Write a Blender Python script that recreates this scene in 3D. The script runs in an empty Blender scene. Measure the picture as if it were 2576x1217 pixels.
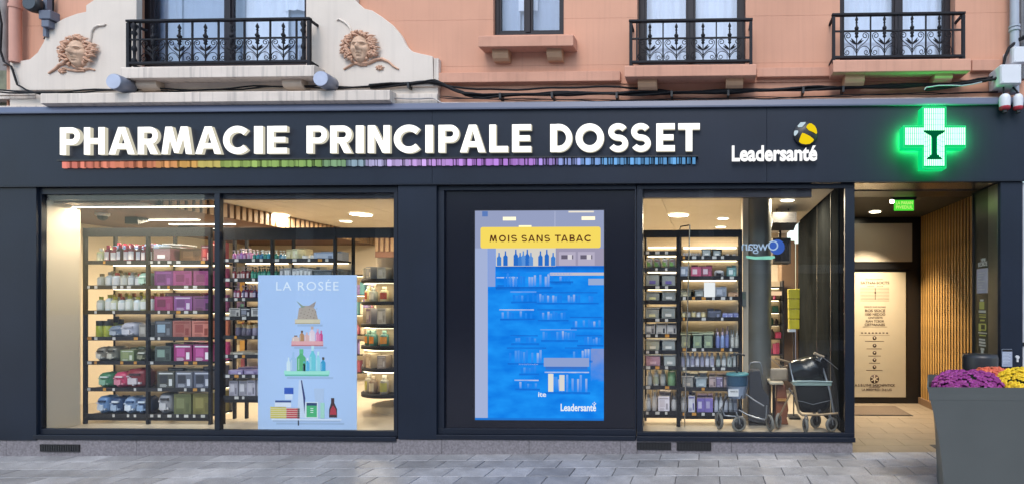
import bpy, bmesh, math, random
from mathutils import Vector, Matrix
rnd = random.Random(11)
R = math.radians
scn = bpy.context.scene
COL = scn.collection

# ------------------------------------------------------------------ camera, sky, sun, exposure
CAM = (0.0, -6.0, 1.65)
YAW = R(1.47)
F, PX, PY, W, H = 1350.0, 1745.0, 766.0, 2576.0, 1217.0
cd = bpy.data.cameras.new('camera'); cam = bpy.data.objects.new('camera', cd); COL.objects.link(cam)
cam.location = CAM; cam.rotation_euler = (R(90), 0, YAW)
cd.sensor_width = 36.0; cd.lens = 36.0 * F / W
cd.shift_x = (W / 2 - PX) / W; cd.shift_y = (PY - H / 2) / W
cd.clip_start = 0.05; cd.clip_end = 2000
scn.camera = cam

world = bpy.data.worlds.new('World'); scn.world = world; world.use_nodes = True
wn = world.node_tree; bg = wn.nodes['Background']
sky = wn.nodes.new('ShaderNodeTexSky'); sky.sky_type = 'NISHITA'; sky.sun_disc = False
SUN_EL, SUN_AZ = R(52), R(186)
sky.sun_elevation = SUN_EL; sky.sun_rotation = SUN_AZ
sky.air_density = 1.6; sky.dust_density = 1.2; sky.ozone_density = 1.6
wn.links.new(sky.outputs[0], bg.inputs[0]); bg.inputs[1].default_value = 0.115
sd = bpy.data.lights.new('sun', 'SUN'); sun = bpy.data.objects.new('sun', sd); COL.objects.link(sun)
sd.energy = 0.7; sd.angle = R(28); sd.color = (1.0, 0.95, 0.9)
sv = Vector((math.sin(SUN_AZ) * math.cos(SUN_EL), math.cos(SUN_AZ) * math.cos(SUN_EL), math.sin(SUN_EL)))
sun.rotation_euler = sv.to_track_quat('Z', 'Y').to_euler(); sun.location = sv * 30
scn.view_settings.view_transform = 'Standard'; scn.view_settings.look = 'None'
EXPO = 1.35
scn.view_settings.exposure = EXPO; scn.view_settings.gamma = 1.0; scn.view_settings.use_curve_mapping = False
LIT = 1.0 / (2 ** EXPO)          # emission that displays as its own colour
cy = scn.cycles
cy.use_denoising = True; cy.max_bounces = 10; cy.diffuse_bounces = 4; cy.glossy_bounces = 4
cy.transmission_bounces = 6; cy.transparent_max_bounces = 16; cy.caustics_reflective = False; cy.caustics_refractive = False
cy.sample_clamp_indirect = 6.0

# ------------------------------------------------------------------ measuring: photo coordinates (2576 wide) to metres
_s, _c = math.sin(YAW), math.cos(YAW)
def P(px, py, Y):
    u = (px - PX) / F; v = (PY - py) / F
    dx, dy = -_s + u * _c, _c + u * _s
    t = (Y - CAM[1]) / dy
    return CAM[0] + dx * t, CAM[2] + v * t
def X(px, Y): return P(px, PY, Y)[0]
def Z(px, py, Y): return P(px, py, Y)[1]
def S(px, Y):                       # metres per photo pixel
    return X(px + 1, Y) - X(px, Y)

# ------------------------------------------------------------------ materials
def srgb(h):
    h = h.lstrip('#'); v = [int(h[i:i + 2], 16) / 255 for i in (0, 2, 4)]
    return tuple(x / 12.92 if x <= .04045 else ((x + .055) / 1.055) ** 2.4 for x in v)
MATS = {}
def mat(name, color, rough=.6, metal=0., var=.12, scale=6., bump=0., bscale=60., spec=.5, streak=0., emit=None, estr=1., coat=0.):
    if name in MATS: return MATS[name]
    m = bpy.data.materials.new(name); m.use_nodes = True; nt = m.node_tree; N = nt.nodes; L = nt.links
    b = N['Principled BSDF']; b.inputs['Roughness'].default_value = rough; b.inputs['Metallic'].default_value = metal
    b.inputs['Specular IOR Level'].default_value = spec
    if coat: b.inputs['Coat Weight'].default_value = coat
    c = tuple(color[:3]) if not isinstance(color, str) else srgb(color)
    tc = N.new('ShaderNodeTexCoord')
    nz = N.new('ShaderNodeTexNoise'); nz.inputs['Scale'].default_value = scale; nz.inputs['Detail'].default_value = 6
    L.new(tc.outputs['Object'], nz.inputs['Vector'])
    rp = N.new('ShaderNodeValToRGB')
    lo = tuple(x * (1 - var) for x in c); hi = tuple(min(1, x * (1 + var)) for x in c)
    rp.color_ramp.elements[0].position = .3; rp.color_ramp.elements[1].position = .7
    rp.color_ramp.elements[0].color = (*lo, 1); rp.color_ramp.elements[1].color = (*hi, 1)
    L.new(nz.outputs[0], rp.inputs[0]); out = rp.outputs[0]
    if streak:
        mp = N.new('ShaderNodeMapping'); mp.inputs['Scale'].default_value = (14, 14, .55)
        L.new(tc.outputs['Object'], mp.inputs['Vector'])
        n2 = N.new('ShaderNodeTexNoise'); n2.inputs['Scale'].default_value = 1.6; n2.inputs['Detail'].default_value = 8
        L.new(mp.outputs[0], n2.inputs['Vector'])
        r2 = N.new('ShaderNodeValToRGB'); r2.color_ramp.elements[0].position = .5; r2.color_ramp.elements[1].position = .8
        r2.color_ramp.elements[0].color = (0, 0, 0, 1); r2.color_ramp.elements[1].color = (streak,) * 3 + (1,)
        L.new(n2.outputs[0], r2.inputs[0])
        mx = N.new('ShaderNodeMix'); mx.data_type = 'RGBA'
        L.new(r2.outputs[0], mx.inputs[0]); L.new(out, mx.inputs[6]); mx.inputs[7].default_value = (c[0] * .35, c[1] * .36, c[2] * .38, 1)
        out = mx.outputs[2]
    L.new(out, b.inputs['Base Color'])
    if bump:
        n3 = N.new('ShaderNodeTexNoise'); n3.inputs['Scale'].default_value = bscale; n3.inputs['Detail'].default_value = 4
        L.new(tc.outputs['Object'], n3.inputs['Vector'])
        bp = N.new('ShaderNodeBump'); bp.inputs['Strength'].default_value = bump; bp.inputs['Distance'].default_value = .01
        L.new(n3.outputs[0], bp.inputs['Height']); L.new(bp.outputs[0], b.inputs['Normal'])
    if emit is not None:
        e = emit if not isinstance(emit, str) else srgb(emit)
        b.inputs['Emission Color'].default_value = (*e, 1); b.inputs['Emission Strength'].default_value = estr
    MATS[name] = m
    return m
def glow(name, color, strength):
    if name in MATS: return MATS[name]
    m = bpy.data.materials.new(name); m.use_nodes = True; nt = m.node_tree
    for n in list(nt.nodes): nt.nodes.remove(n)
    o = nt.nodes.new('ShaderNodeOutputMaterial'); e = nt.nodes.new('ShaderNodeEmission')
    c = color if not isinstance(color, str) else srgb(color)
    e.inputs[0].default_value = (*c, 1); e.inputs[1].default_value = strength
    nt.links.new(e.outputs[0], o.inputs[0]); MATS[name] = m
    return m
def glass(name, tint=(.93, .95, .95), refl=1.0, rough=.0, base=.04):
    if name in MATS: return MATS[name]
    m = bpy.data.materials.new(name); m.use_nodes = True; nt = m.node_tree; N = nt.nodes; L = nt.links
    for n in list(N): N.remove(n)
    o = N.new('ShaderNodeOutputMaterial'); t = N.new('ShaderNodeBsdfTransparent'); g = N.new('ShaderNodeBsdfGlossy')
    t.inputs[0].default_value = (*tint, 1); g.inputs['Roughness'].default_value = rough
    lw = N.new('ShaderNodeLayerWeight'); lw.inputs['Blend'].default_value = .5
    pw = N.new('ShaderNodeMath'); pw.operation = 'POWER'; pw.inputs[1].default_value = 5; L.new(lw.outputs['Facing'], pw.inputs[0])
    ad = N.new('ShaderNodeMath'); ad.operation = 'MULTIPLY_ADD'; ad.inputs[1].default_value = .96; ad.inputs[2].default_value = base; L.new(pw.outputs[0], ad.inputs[0])
    mu = N.new('ShaderNodeMath'); mu.operation = 'MULTIPLY'; mu.inputs[1].default_value = refl; mu.use_clamp = True
    mx = N.new('ShaderNodeMixShader')
    L.new(ad.outputs[0], mu.inputs[0]); L.new(mu.outputs[0], mx.inputs[0]); L.new(t.outputs[0], mx.inputs[1]); L.new(g.outputs[0], mx.inputs[2])
    L.new(mx.outputs[0], o.inputs[0]); MATS[name] = m
    return m
def col(h, rough=.45, var=.06):     # simple product colour
    return mat('product_' + h.lstrip('#') + ('' if rough == .45 else '_%d' % int(rough * 100)), h, rough, var=var, scale=9)

# ------------------------------------------------------------------ mesh builder
class MB:
    def __init__(self): self.v = []; self.f = []; self.m = []; self.s = []
    def face(self, ids, mi=0, sm=False): self.f.append(ids); self.m.append(mi); self.s.append(sm)
    def poly(self, pts, mi=0, sm=False):
        n = len(self.v); self.v += [tuple(p) for p in pts]; self.face(list(range(n, n + len(pts))), mi, sm)
    def box(self, x0, x1, y0, y1, z0, z1, mi=0):
        n = len(self.v)
        self.v += [(x, y, z) for z in (z0, z1) for y in (y0, y1) for x in (x0, x1)]
        for q in ((0, 2, 3, 1), (4, 5, 7, 6), (0, 1, 5, 4), (2, 6, 7, 3), (0, 4, 6, 2), (1, 3, 7, 5)):
            self.face([n + i for i in q], mi)
        return self
    def prism(self, pts, y0, y1, mi=0, mside=None):      # outline in x,z; front at y0
        n = len(self.v); k = len(pts)
        a = sum(pts[i][0] * pts[(i + 1) % k][1] - pts[(i + 1) % k][0] * pts[i][1] for i in range(k))
        if a < 0: pts = pts[::-1]
        self.v += [(x, y0, z) for x, z in pts] + [(x, y1, z) for x, z in pts]
        self.face([n + i for i in range(k)], mi); self.face([n + k + i for i in range(k)][::-1], mi)
        for i in range(k):
            j = (i + 1) % k; self.face([n + j, n + i, n + k + i, n + k + j], mi if mside is None else mside)
        return self
    def profile(self, pts, x0, x1, mi=0):                # outline in y,z extruded along x
        n = len(self.v); k = len(pts)
        self.v += [(x0, y, z) for y, z in pts] + [(x1, y, z) for y, z in pts]
        self.face([n + i for i in range(k)], mi); self.face([n + k + i for i in range(k)][::-1], mi)
        for i in range(k):
            j = (i + 1) % k; self.face([n + j, n + i, n + k + i, n + k + j], mi)
        return self
    def tube(self, path, r, n=8, mi=0, cap=True):
        P_ = [Vector(p) for p in path]; k = len(P_); base = len(self.v)
        rr = r if isinstance(r, (list, tuple)) else [r] * k
        up = None
        for i, p in enumerate(P_):
            d = (P_[min(i + 1, k - 1)] - P_[max(i - 1, 0)])
            d = d.normalized() if d.length > 1e-9 else Vector((0, 0, 1))
            if up is None:
                up = d.orthogonal().normalized()
            else:
                up = up - d * up.dot(d)
                up = up.normalized() if up.length > 1e-6 else d.orthogonal().normalized()
            w = d.cross(up)
            for a in range(n):
                t = 2 * math.pi * a / n
                self.v.append(tuple(p + (up * math.cos(t) + w * math.sin(t)) * rr[i]))
        for i in range(k - 1):
            for a in range(n):
                b = (a + 1) % n
                self.face([base + i * n + a, base + i * n + b, base + (i + 1) * n + b, base + (i + 1) * n + a], mi, True)
        if cap:
            for i in (0, k - 1):
                self.poly([self.v[base + i * n + a] for a in range(n)], mi)
        return self
    def lathe(self, prof, n=12, c=(0, 0, 0), mi=0, axis='z', sm=True, cap=True):
        base = len(self.v); k = len(prof)
        def pt(r, z, t):
            a, b = r * math.cos(t), r * math.sin(t)
            if axis == 'z': return (c[0] + a, c[1] + b, c[2] + z)
            if axis == 'y': return (c[0] + a, c[1] + z, c[2] + b)
            return (c[0] + z, c[1] + a, c[2] + b)
        for r, z in prof:
            for a in range(n): self.v.append(pt(r, z, 2 * math.pi * a / n))
        for i in range(k - 1):
            for a in range(n):
                b = (a + 1) % n
                self.face([base + i * n + a, base + i * n + b, base + (i + 1) * n + b, base + (i + 1) * n + a], mi, sm)
        if cap:
            for i in (0, k - 1):
                if prof[i][0] > 1e-5: self.poly([self.v[base + i * n + a] for a in range(n)], mi)
        return self
    def torus(self, c, R_, r, axis='x', n=20, k=8, mi=0):
        path = []
        base = len(self.v)
        for i in range(n):
            t = 2 * math.pi * i / n
            for j in range(k):
                s = 2 * math.pi * j / k; q = R_ + r * math.cos(s); h = r * math.sin(s)
                a, b = q * math.cos(t), q * math.sin(t)
                self.v.append((c[0] + h, c[1] + a, c[2] + b) if axis == 'x' else (c[0] + a, c[1] + h, c[2] + b))
        for i in range(n):
            for j in range(k):
                self.face([base + i * k + j, base + ((i + 1) % n) * k + j, base + ((i + 1) % n) * k + (j + 1) % k, base + i * k + (j + 1) % k], mi, True)
        return self
    def mesh(self, name, mats):
        me = bpy.data.meshes.new(name); me.from_pydata(self.v, [], self.f)
        for m in (mats if isinstance(mats, (list, tuple)) else [mats]): me.materials.append(m)
        me.polygons.foreach_set('material_index', self.m); me.polygons.foreach_set('use_smooth', self.s)
        bm = bmesh.new(); bm.from_mesh(me); bmesh.ops.recalc_face_normals(bm, faces=bm.faces); bm.to_mesh(me); bm.free()
        me.update(); return me
    def build(self, name, mats, parent=None, loc=None, bevel=0.):
        return link(name, self.mesh(name, mats), parent, loc, bevel)
def link(name, me, parent=None, loc=None, bevel=0.):
    o = bpy.data.objects.new(name, me); COL.objects.link(o)
    if parent is not None: o.parent = parent
    if loc is not None: o.location = loc
    if bevel:
        b = o.modifiers.new('edge', 'BEVEL'); b.width = bevel; b.segments = 2; b.limit_method = 'ANGLE'; b.angle_limit = R(40)
    return o
def tag(o, label=None, cat=None, group=None, kind=None):
    if label: o['label'] = label
    if cat: o['category'] = cat
    if group: o['group'] = group
    if kind: o['kind'] = kind
    return o
def thing(name, label, cat, loc=(0, 0, 0), group=None):
    o = bpy.data.objects.new(name, None); COL.objects.link(o); o.location = loc; o.empty_display_size = .1
    return tag(o, label, cat, group)
def bx(name, x0, x1, y0, y1, z0, z1, m, parent=None, bevel=0.):
    return MB().box(x0, x1, y0, y1, z0, z1).build(name, m, parent, None, bevel)
def pbox(name, a, b, c, d, Y0, Y1, m, parent=None, bevel=0.):   # photo rectangle on plane Y0, pushed back to Y1
    q = (a + c) / 2
    return bx(name, X(a, Y0), X(c, Y0), Y0, Y1, Z(q, d, Y0), Z(q, b, Y0), m, parent, bevel)
def copy_tree(o, parent=None):
    c = o.copy(); COL.objects.link(c)
    if parent is not None: c.parent = parent
    for ch in list(o.children): copy_tree(ch, c)
    return c
# text: outline mesh standing in the x,z plane, facing the street
TXT = {}
def text_mesh(s, bold=0., depth=.004, spacing=1., res=3):
    k = (s, bold, depth, spacing, res)
    if k in TXT: return TXT[k]
    c = bpy.data.curves.new('text', 'FONT'); c.body = s; c.size = 1; c.offset = bold; c.extrude = depth / 2; c.space_character = spacing; c.resolution_u = res
    o = bpy.data.objects.new('text', c); COL.objects.link(o)
    dg = bpy.context.evaluated_depsgraph_get(); me = bpy.data.meshes.new_from_object(o.evaluated_get(dg))
    bpy.data.objects.remove(o); bpy.data.curves.remove(c)
    xs = [v.co.x for v in me.vertices]; ys = [v.co.y for v in me.vertices]
    if not xs: xs = ys = [0, 1]
    x0, x1, y0, y1 = min(xs), max(xs), min(ys), max(ys)
    data = ([((v.co.x - x0) / (x1 - x0), -v.co.z, (v.co.y - y0) / (y1 - y0)) for v in me.vertices], [list(p.vertices) for p in me.polygons])
    bpy.data.meshes.remove(me); TXT[k] = data
    return data
def text(name, s, x0, x1, z0, z1, y, m, parent=None, bold=0., depth=.004, spacing=1., mirror=False, res=3, flipxy=None):
    vs, fs = text_mesh(s, bold, 1., spacing, res)
    me = bpy.data.meshes.new(name)
    w, h = x1 - x0, z1 - z0
    pts = [((x1 - vx * w) if mirror else (x0 + vx * w), y - depth / 2 + vy * depth, z0 + vz * h) for vx, vy, vz in vs]
    if flipxy: pts = [flipxy(p) for p in pts]
    me.from_pydata(pts, [], fs); me.materials.append(m); me.update()
    return link(name, me, parent)
ORD = ['leftmost', 'second', 'third', 'fourth', 'fifth', 'sixth', 'seventh', 'eighth', 'ninth', 'tenth', 'eleventh', 'twelfth', 'thirteenth', 'fourteenth', 'fifteenth', 'sixteenth']

# ------------------------------------------------------------------ shared materials
M_SALMON = mat('salmon_render', (.60, .308, .205), .88, var=.10, scale=.9, bump=.15, bscale=90, streak=.13)
M_SALMON2 = mat('salmon_stone', (.56, .29, .20), .85, var=.09, scale=3, bump=.15, bscale=70, streak=.28)
M_CREAM = mat('cream_stone', (.66, .575, .495), .85, var=.06, scale=1.7, bump=.12, bscale=70, streak=.12)
M_CREAM2 = mat('stained_cream_stone', (.64, .555, .48), .85, var=.08, scale=3, bump=.15, bscale=70, streak=.7)
M_TERRA = mat('terracotta_relief', (.56, .33, .22), .8, var=.16, scale=14, bump=.3, bscale=60)
M_NAVY = mat('navy_panel', (.009, .0145, .028), .48, var=.14, scale=1.3, bump=.02, bscale=300, spec=.30, streak=.14)
M_NAVYF = mat('navy_frame', (.0055, .0095, .020), .45, var=.12, scale=2, spec=.4)
M_LIP = mat('sky_lightened_flashing', (.085, .10, .155), .38, var=.06, scale=2)  # lighter than the panels: sky light on the sloped lip put into the colour
M_BLACK = mat('black_paint', (.012, .012, .014), .45, var=.1)
M_IRON = mat('wrought_iron', (.010, .010, .014), .65, spec=.25, var=.2, scale=20, bump=.1)
M_DKFRAME = mat('dark_window_frame', (.014, .011, .016), .5, spec=.3, var=.1)
M_STONE = mat('plinth_granite', (.20, .185, .20), .8, var=.28, scale=45, bump=.25, bscale=160, streak=.2)
M_CHROME = mat('polished_steel', (.6, .6, .58), .25, 1., var=.05)
M_GREYPIPE = mat('grey_pipe', (.33, .36, .42), .45, var=.06)
M_CABLE = mat('black_cable', (.008, .008, .010), .7, spec=.25, var=.1)
M_WHITEP = mat('white_plastic', (.62, .63, .65), .4, var=.04)
M_GLASS = glass('shop_glass', (.96, .975, .975), 1.0, .0, .024)
M_WINGLASS = glass('window_glass', (.92, .95, .99), 1.8)
# ------------------------------------------------------------------ ground
def slab_material(name, base, rough):
    m = mat(name, base, rough, var=.16, scale=7, bump=.35, bscale=190)
    nt = m.node_tree; N = nt.nodes; L = nt.links; b = N['Principled BSDF']
    src = b.inputs['Base Color'].links[0].from_socket
    oi = N.new('ShaderNodeObjectInfo'); mr = N.new('ShaderNodeMapRange')
    mr.inputs[3].default_value = .78; mr.inputs[4].default_value = 1.16
    L.new(oi.outputs['Random'], mr.inputs[0])
    mx = N.new('ShaderNodeMix'); mx.data_type = 'RGBA'; mx.blend_type = 'MULTIPLY'; mx.inputs[0].default_value = 1
    L.new(src, mx.inputs[6]); L.new(mr.outputs[0], mx.inputs[7])
    # worn pale blotches and damp stains, in world space so that they run across joints
    tc = N.new('ShaderNodeNewGeometry'); nz = N.new('ShaderNodeTexNoise'); nz.inputs['Scale'].default_value = 1.7; nz.inputs['Detail'].default_value = 7
    L.new(tc.outputs['Position'], nz.inputs['Vector'])
    mr2 = N.new('ShaderNodeMapRange'); mr2.inputs[1].default_value = .35; mr2.inputs[2].default_value = .65; mr2.inputs[3].default_value = .80; mr2.inputs[4].default_value = 1.18
    L.new(nz.outputs[0], mr2.inputs[0])
    m3 = N.new('ShaderNodeMix'); m3.data_type = 'RGBA'; m3.blend_type = 'MULTIPLY'; m3.inputs[0].default_value = .7
    L.new(mx.outputs[2], m3.inputs[6]); L.new(mr2.outputs[0], m3.inputs[7])
    n4 = N.new('ShaderNodeTexNoise'); n4.inputs['Scale'].default_value = 130; n4.inputs['Detail'].default_value = 3
    L.new(tc.outputs['Position'], n4.inputs['Vector'])
    m4 = N.new('ShaderNodeMapRange'); m4.inputs[1].default_value = .35; m4.inputs[2].default_value = .65; m4.inputs[3].default_value = .72; m4.inputs[4].default_value = 1.28
    L.new(n4.outputs[0], m4.inputs[0])
    m5 = N.new('ShaderNodeMix'); m5.data_type = 'RGBA'; m5.blend_type = 'MULTIPLY'; m5.inputs[0].default_value = 1
    L.new(m3.outputs[2], m5.inputs[6]); L.new(m4.outputs[0], m5.inputs[7])
    L.new(m5.outputs[2], b.inputs['Base Color'])
    vo = N.new('ShaderNodeTexVoronoi'); vo.inputs['Scale'].default_value = 3.1; L.new(tc.outputs['Position'], vo.inputs['Vector'])
    m7 = N.new('ShaderNodeMapRange'); m7.inputs[1].default_value = .045; m7.inputs[2].default_value = .075; m7.inputs[3].default_value = .62; m7.inputs[4].default_value = 1
    L.new(vo.outputs['Distance'], m7.inputs[0])
    m8 = N.new('ShaderNodeMix'); m8.data_type = 'RGBA'; m8.blend_type = 'MULTIPLY'; m8.inputs[0].default_value = 1
    L.new(m5.outputs[2], m8.inputs[6]); L.new(m7.outputs[0], m8.inputs[7]); L.new(m8.outputs[2], b.inputs['Base Color'])
    m6 = N.new('ShaderNodeMapRange'); m6.inputs[1].default_value = .35; m6.inputs[2].default_value = .65; m6.inputs[3].default_value = rough - .14; m6.inputs[4].default_value = rough + .15
    L.new(nz.outputs[0], m6.inputs[0]); L.new(m6.outputs[0], b.inputs['Roughness'])
    return m
M_SLAB = slab_material('granite_paving', (.275, .27, .275), .46)
M_JOINT = mat('paving_joint', (.045, .043, .045), .9, var=.2, scale=12)
SLOPE = .011
pav = MB(); pav.poly([(-9.5, -1.62, -.012), (9.5, -1.62, -.012), (9.5, .35, -.012), (-9.5, .35, -.012)])
pavement = pav.build('pavement', M_JOINT); tag(pavement, kind='structure')
pavement.rotation_euler = (0, -math.atan(SLOPE), 0)
SW, SD = .418, .268
_slabs = {}
for r in range(6):
    y1 = -.004 - r * SD; y0 = y1 - SD
    x = -8.6 + (SW * .5 if r % 2 else 0) + .148
    while x < 3.9:
        w = SW
        hh = rnd.choice((0, .0008, .0016)); g = rnd.choice((.003, .004, .004))
        key = (hh, g)
        if key not in _slabs:
            b = MB(); e = .006
            a = (g, SW - g, g, SD - g)
            top = [(a[0] + e, a[2] + e, hh), (a[1] - e, a[2] + e, hh), (a[1] - e, a[3] - e, hh), (a[0] + e, a[3] - e, hh)]
            mid = [(a[0], a[2], hh - .004), (a[1], a[2], hh - .004), (a[1], a[3], hh - .004), (a[0], a[3], hh - .004)]
            bot = [(p[0], p[1], -.03) for p in mid]
            b.v = top + mid + bot; b.face([0, 1, 2, 3])
            for i in range(4):
                j = (i + 1) % 4; b.face([4 + i, 4 + j, j, i]); b.face([8 + i, 8 + j, 4 + j, 4 + i])
            _slabs[key] = b.mesh('paving_slab', M_SLAB)
        o = link('paving_slab', _slabs[key], pavement, (x, y0, 0))
        x += w
# the street beyond, out to the horizon
mg = slab_material('street_paving', (.27, .265, .29), .6)
g = MB(); g.poly([(-400, -600, -.03), (400, -600, -.03), (400, 300, -.03), (-400, 300, -.03)])
ground = g.build('ground', mg); tag(ground, kind='structure'); ground.rotation_euler = pavement.rotation_euler

# ------------------------------------------------------------------ shopfront
shop = thing('shopfront', 'dark navy pharmacy shopfront with three big windows and a recessed entrance', 'shopfront')
YF, YP, YW, YG = -.07, -.05, -.02, .003
z_fb = Z(1288, 461, YF); z_lb = Z(1288, 274, YF); z_lt = Z(1288, 256, YF - .03)
# fascia in sheets with fine joints, flashing on top
xs = [X(-60, YF), X(1087, YF), X(1929, YF), X(2640, YF)]
for i in range(3):
    bx('fascia_panel', xs[i] + .0015, xs[i + 1] - .0015, YF, YF + .06, z_fb, z_lb - .002, M_NAVY, shop, .002)
bx('fascia_core', xs[0], xs[3], YF + .062, .02, z_fb + .01, z_lt - .02, M_BLACK, shop)
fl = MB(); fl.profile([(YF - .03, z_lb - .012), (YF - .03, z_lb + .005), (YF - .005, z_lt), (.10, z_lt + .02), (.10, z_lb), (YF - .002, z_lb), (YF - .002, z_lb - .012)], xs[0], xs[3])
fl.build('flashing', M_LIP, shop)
bx('drip_edge', xs[0], xs[3], YF - .004, YF + .03, z_fb - .012, z_fb - .001, M_NAVYF, shop)
# piers
z_pb = Z(1050, 1104, YP)
def panel(a, c, d, q=None):
    return bx('pier_panel', X(a, YP), X(c, YP), YP, YP + .30, Z((a + c) / 2, d, YP), z_fb - .013, M_NAVY, shop, .002)
panel(-60, 91, 1106); panel(1001, 1098, 1104)
xr0 = X(2517, YP)
bx('pier_panel', xr0, X(2573, YP), YP, .55, .02, z_fb - .013, M_NAVY, shop, .002)
# plinth of rough granite under the windows, in blocks
zb = -.16
pl = [-60, 12, 340, 700, 985, 1110, 1330, 1560, 1602, 1840, 2146]
for i in range(len(pl) - 1):
    a, c = pl[i], pl[i + 1]
    bx('plinth_block', X(a, YP) + .001, X(c, YP) - .001, YP + .012, .4, zb, Z((a + c) / 2, 1105, YP) - .0, M_STONE, shop, .004)
def vent(a, b, c, d, n):
    f = MB(); x0, x1 = X(a, YP), X(c, YP); z1, z0 = Z((a + c) / 2, b, YP), Z((a + c) / 2, d, YP); y = YP + .004
    f.box(x0, x1, y - .004, y + .01, z0, z0 + .006); f.box(x0, x1, y - .004, y + .01, z1 - .006, z1); f.box(x0, x0 + .006, y - .004, y + .01, z0 + .006, z1 - .006); f.box(x1 - .006, x1, y - .004, y + .01, z0 + .006, z1 - .006)
    o = f.build('vent_grille', M_BLACK, shop)
    bx('backing', x0 + .006, x1 - .006, y + .004, y + .0075, z0 + .006, z1 - .006, mat('vent_dark', (.006, .006, .007), .8), o)
    w = (x1 - x0 - .012) / n; sl = MB().box(0, w * .45, y - .003, y + .003, z0 + .006, z1 - .006).mesh('slat', mat('vent_slat', (.03, .031, .035), .5))
    for i in range(n): link('slat', sl, o, (x0 + .006 + w * (i + .25), 0, 0))
vent(100, 1117, 199, 1135, 22); vent(1602, 1112, 1688, 1130, 22); vent(1702, 1112, 1789, 1132, 22)

YBK = .03
def glazing(ax, bx_, top, bot, fb, jl, jr, jt, mull=()):
    """frame with members ax..bx_ wide, glass between; photo coordinates"""
    q = (ax + bx_) / 2
    x0, x1 = X(ax, YW), X(bx_, YW); gz1, gz0 = Z(q, top, YW), Z(q, bot, YW); zt = z_fb - .013; zf = Z(q, fb, YW)
    f = thing_part('window_frame')
    bx('head_rail', x0, x1, YW, .03, gz1, zt, M_NAVYF, f, .003)
    bx('bottom_rail', x0, x1, YW, .03, zf + .052, gz0, M_NAVYF, f, .003)
    bx('sill', x0, x1, YW - .035, .032, zf, zf + .05, M_NAVYF, f, .004)
    bx('jamb', x0, X(jl, YBK), YW + .001, YBK - .001, gz0 + .0005, gz1 - .0005, M_NAVYF, f, .003)
    bx('jamb', X(jr, YBK if jr > 1780 else YW), x1, YW + .001, YBK - .001, gz0 + .0005, gz1 - .0005, M_NAVYF, f, .003)
    xm = [X(jl, YBK)]
    for a, c in mull:
        bx('mullion', X(a, YW), X(c, YBK), YW - .004, YBK - .002, gz0 + .001, gz1 - .001, M_NAVYF, f, .003); xm += [X(a, YW), X(c, YBK)]
    xm.append(X(jr, YW))
    for i in range(0, len(xm), 2):
        bx('window_pane', xm[i] - .004, xm[i + 1] + .004, YG, YG + .008, gz0 - .004, gz1 + .004, M_GLASS, shop)
    return gz0, gz1
def thing_part(name, parent=None):
    o = bpy.data.objects.new(name, None); COL.objects.link(o); o.parent = parent or shop; o.empty_display_size = .1
    return o
w1 = glazing(92, 1000, 487, 1080, 1105, 117, 990, 0, ((540, 563),))
w3 = glazing(1602, 2150, 475, 1087, 1108, 1618, 2123, 0)
# blank bay with the screen
f2 = thing_part('screen_surround')
q = 1350; zt = z_fb - .013
M_SCRPANEL = mat('black_glass_panel', (.008, .009, .016), .22, var=.05, spec=.5)
bx('head_rail', X(1100, YW), X(1600, YW), YW, .07, Z(q, 478, YW), zt, M_NAVYF, f2, .003)
bx('jamb', X(1100, YW), X(1117, YW), YW + .001, .069, Z(q, 1078, YW), Z(q, 478, YW), M_NAVYF, f2, .003)
bx('jamb', X(1597, YW), X(1600.5, YW), YW + .001, .069, Z(q, 1078, YW), Z(q, 478, YW), M_NAVYF, f2)
bx('bottom_rail', X(1100, YW), X(1600, YW), YW, .07, Z(q, 1092, YW), Z(q, 1078, YW), M_NAVYF, f2, .003)
bx('sill', X(1100, YW), X(1600, YW), YW - .03, .072, Z(q, 1104, YW), Z(q, 1092.5, YW), M_NAVYF, f2, .004)
bx('dark_panel', X(1117, .02), X(1597, .02), .012, .03, Z(q, 1078, .02) - .004, Z(q, 478, .02) + .004, M_SCRPANEL, f2)

# ------------------------------------------------------------------ upper storeys
house = thing('townhouse', 'salmon rendered townhouse above the shopfront with carved cream stone surround', 'building')
YU = .10
ZB, ZT = z_lt - .05, 6.9
ops = []       # wall openings: x0,x1,z0,z1
def op(a, c, bot, Y=YU):
    q = (a + c) / 2; ops.append((X(a, Y), X(c, Y), Z(q, bot, Y), 6.3)); return ops[-1]
o1 = op(343, 770, 166); om = op(1241, 1418, 88); o2 = op(1603, 1876, 163); o3 = op(2113, 2403, 150)
rows = [ZB, Z(1700, 210, YU), Z(1700, 162, YU), Z(1700, 44, YU), Z(1700, -70, YU), Z(1700, -190, YU), 6.3, ZT]
XL, XR = X(21, YU), X(2640, YU)
for i in range(len(rows) - 1):
    z0, z1 = rows[i], rows[i + 1]
    segs = [(XL, XR, z0, z1)]
    for a, c, b, t in ops:
        new = []
        for s in segs:
            if s[1] <= a or s[0] >= c or s[2] >= t or s[3] <= b: new.append(s); continue
            if s[0] < a: new.append((s[0], a, s[2], s[3]))
            if s[1] > c: new.append((c, s[1], s[2], s[3]))
            m0, m1 = max(s[0], a), min(s[1], c)
            if s[2] < b: new.append((m0, m1, s[2], b))
            if s[3] > t: new.append((m0, m1, t, s[3]))
        segs = new
    for s in segs:
        n = max(1, round((s[1] - s[0]) / 1.5)); off = .18 if i % 2 else -.12
        cuts = [s[0]] + [s[0] + (s[1] - s[0]) * (k + (off if n > 1 else 0)) / n for k in range(1, n)] + [s[1]]
        for k in range(n):
            dy = 0.012 if i == 0 else 0
            bx('wall_block', cuts[k] + .0007, cuts[k + 1] - .0007, YU + dy, YU + .30, s[2] + .0007, s[3] - .0007, M_SALMON, house, .001)
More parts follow.
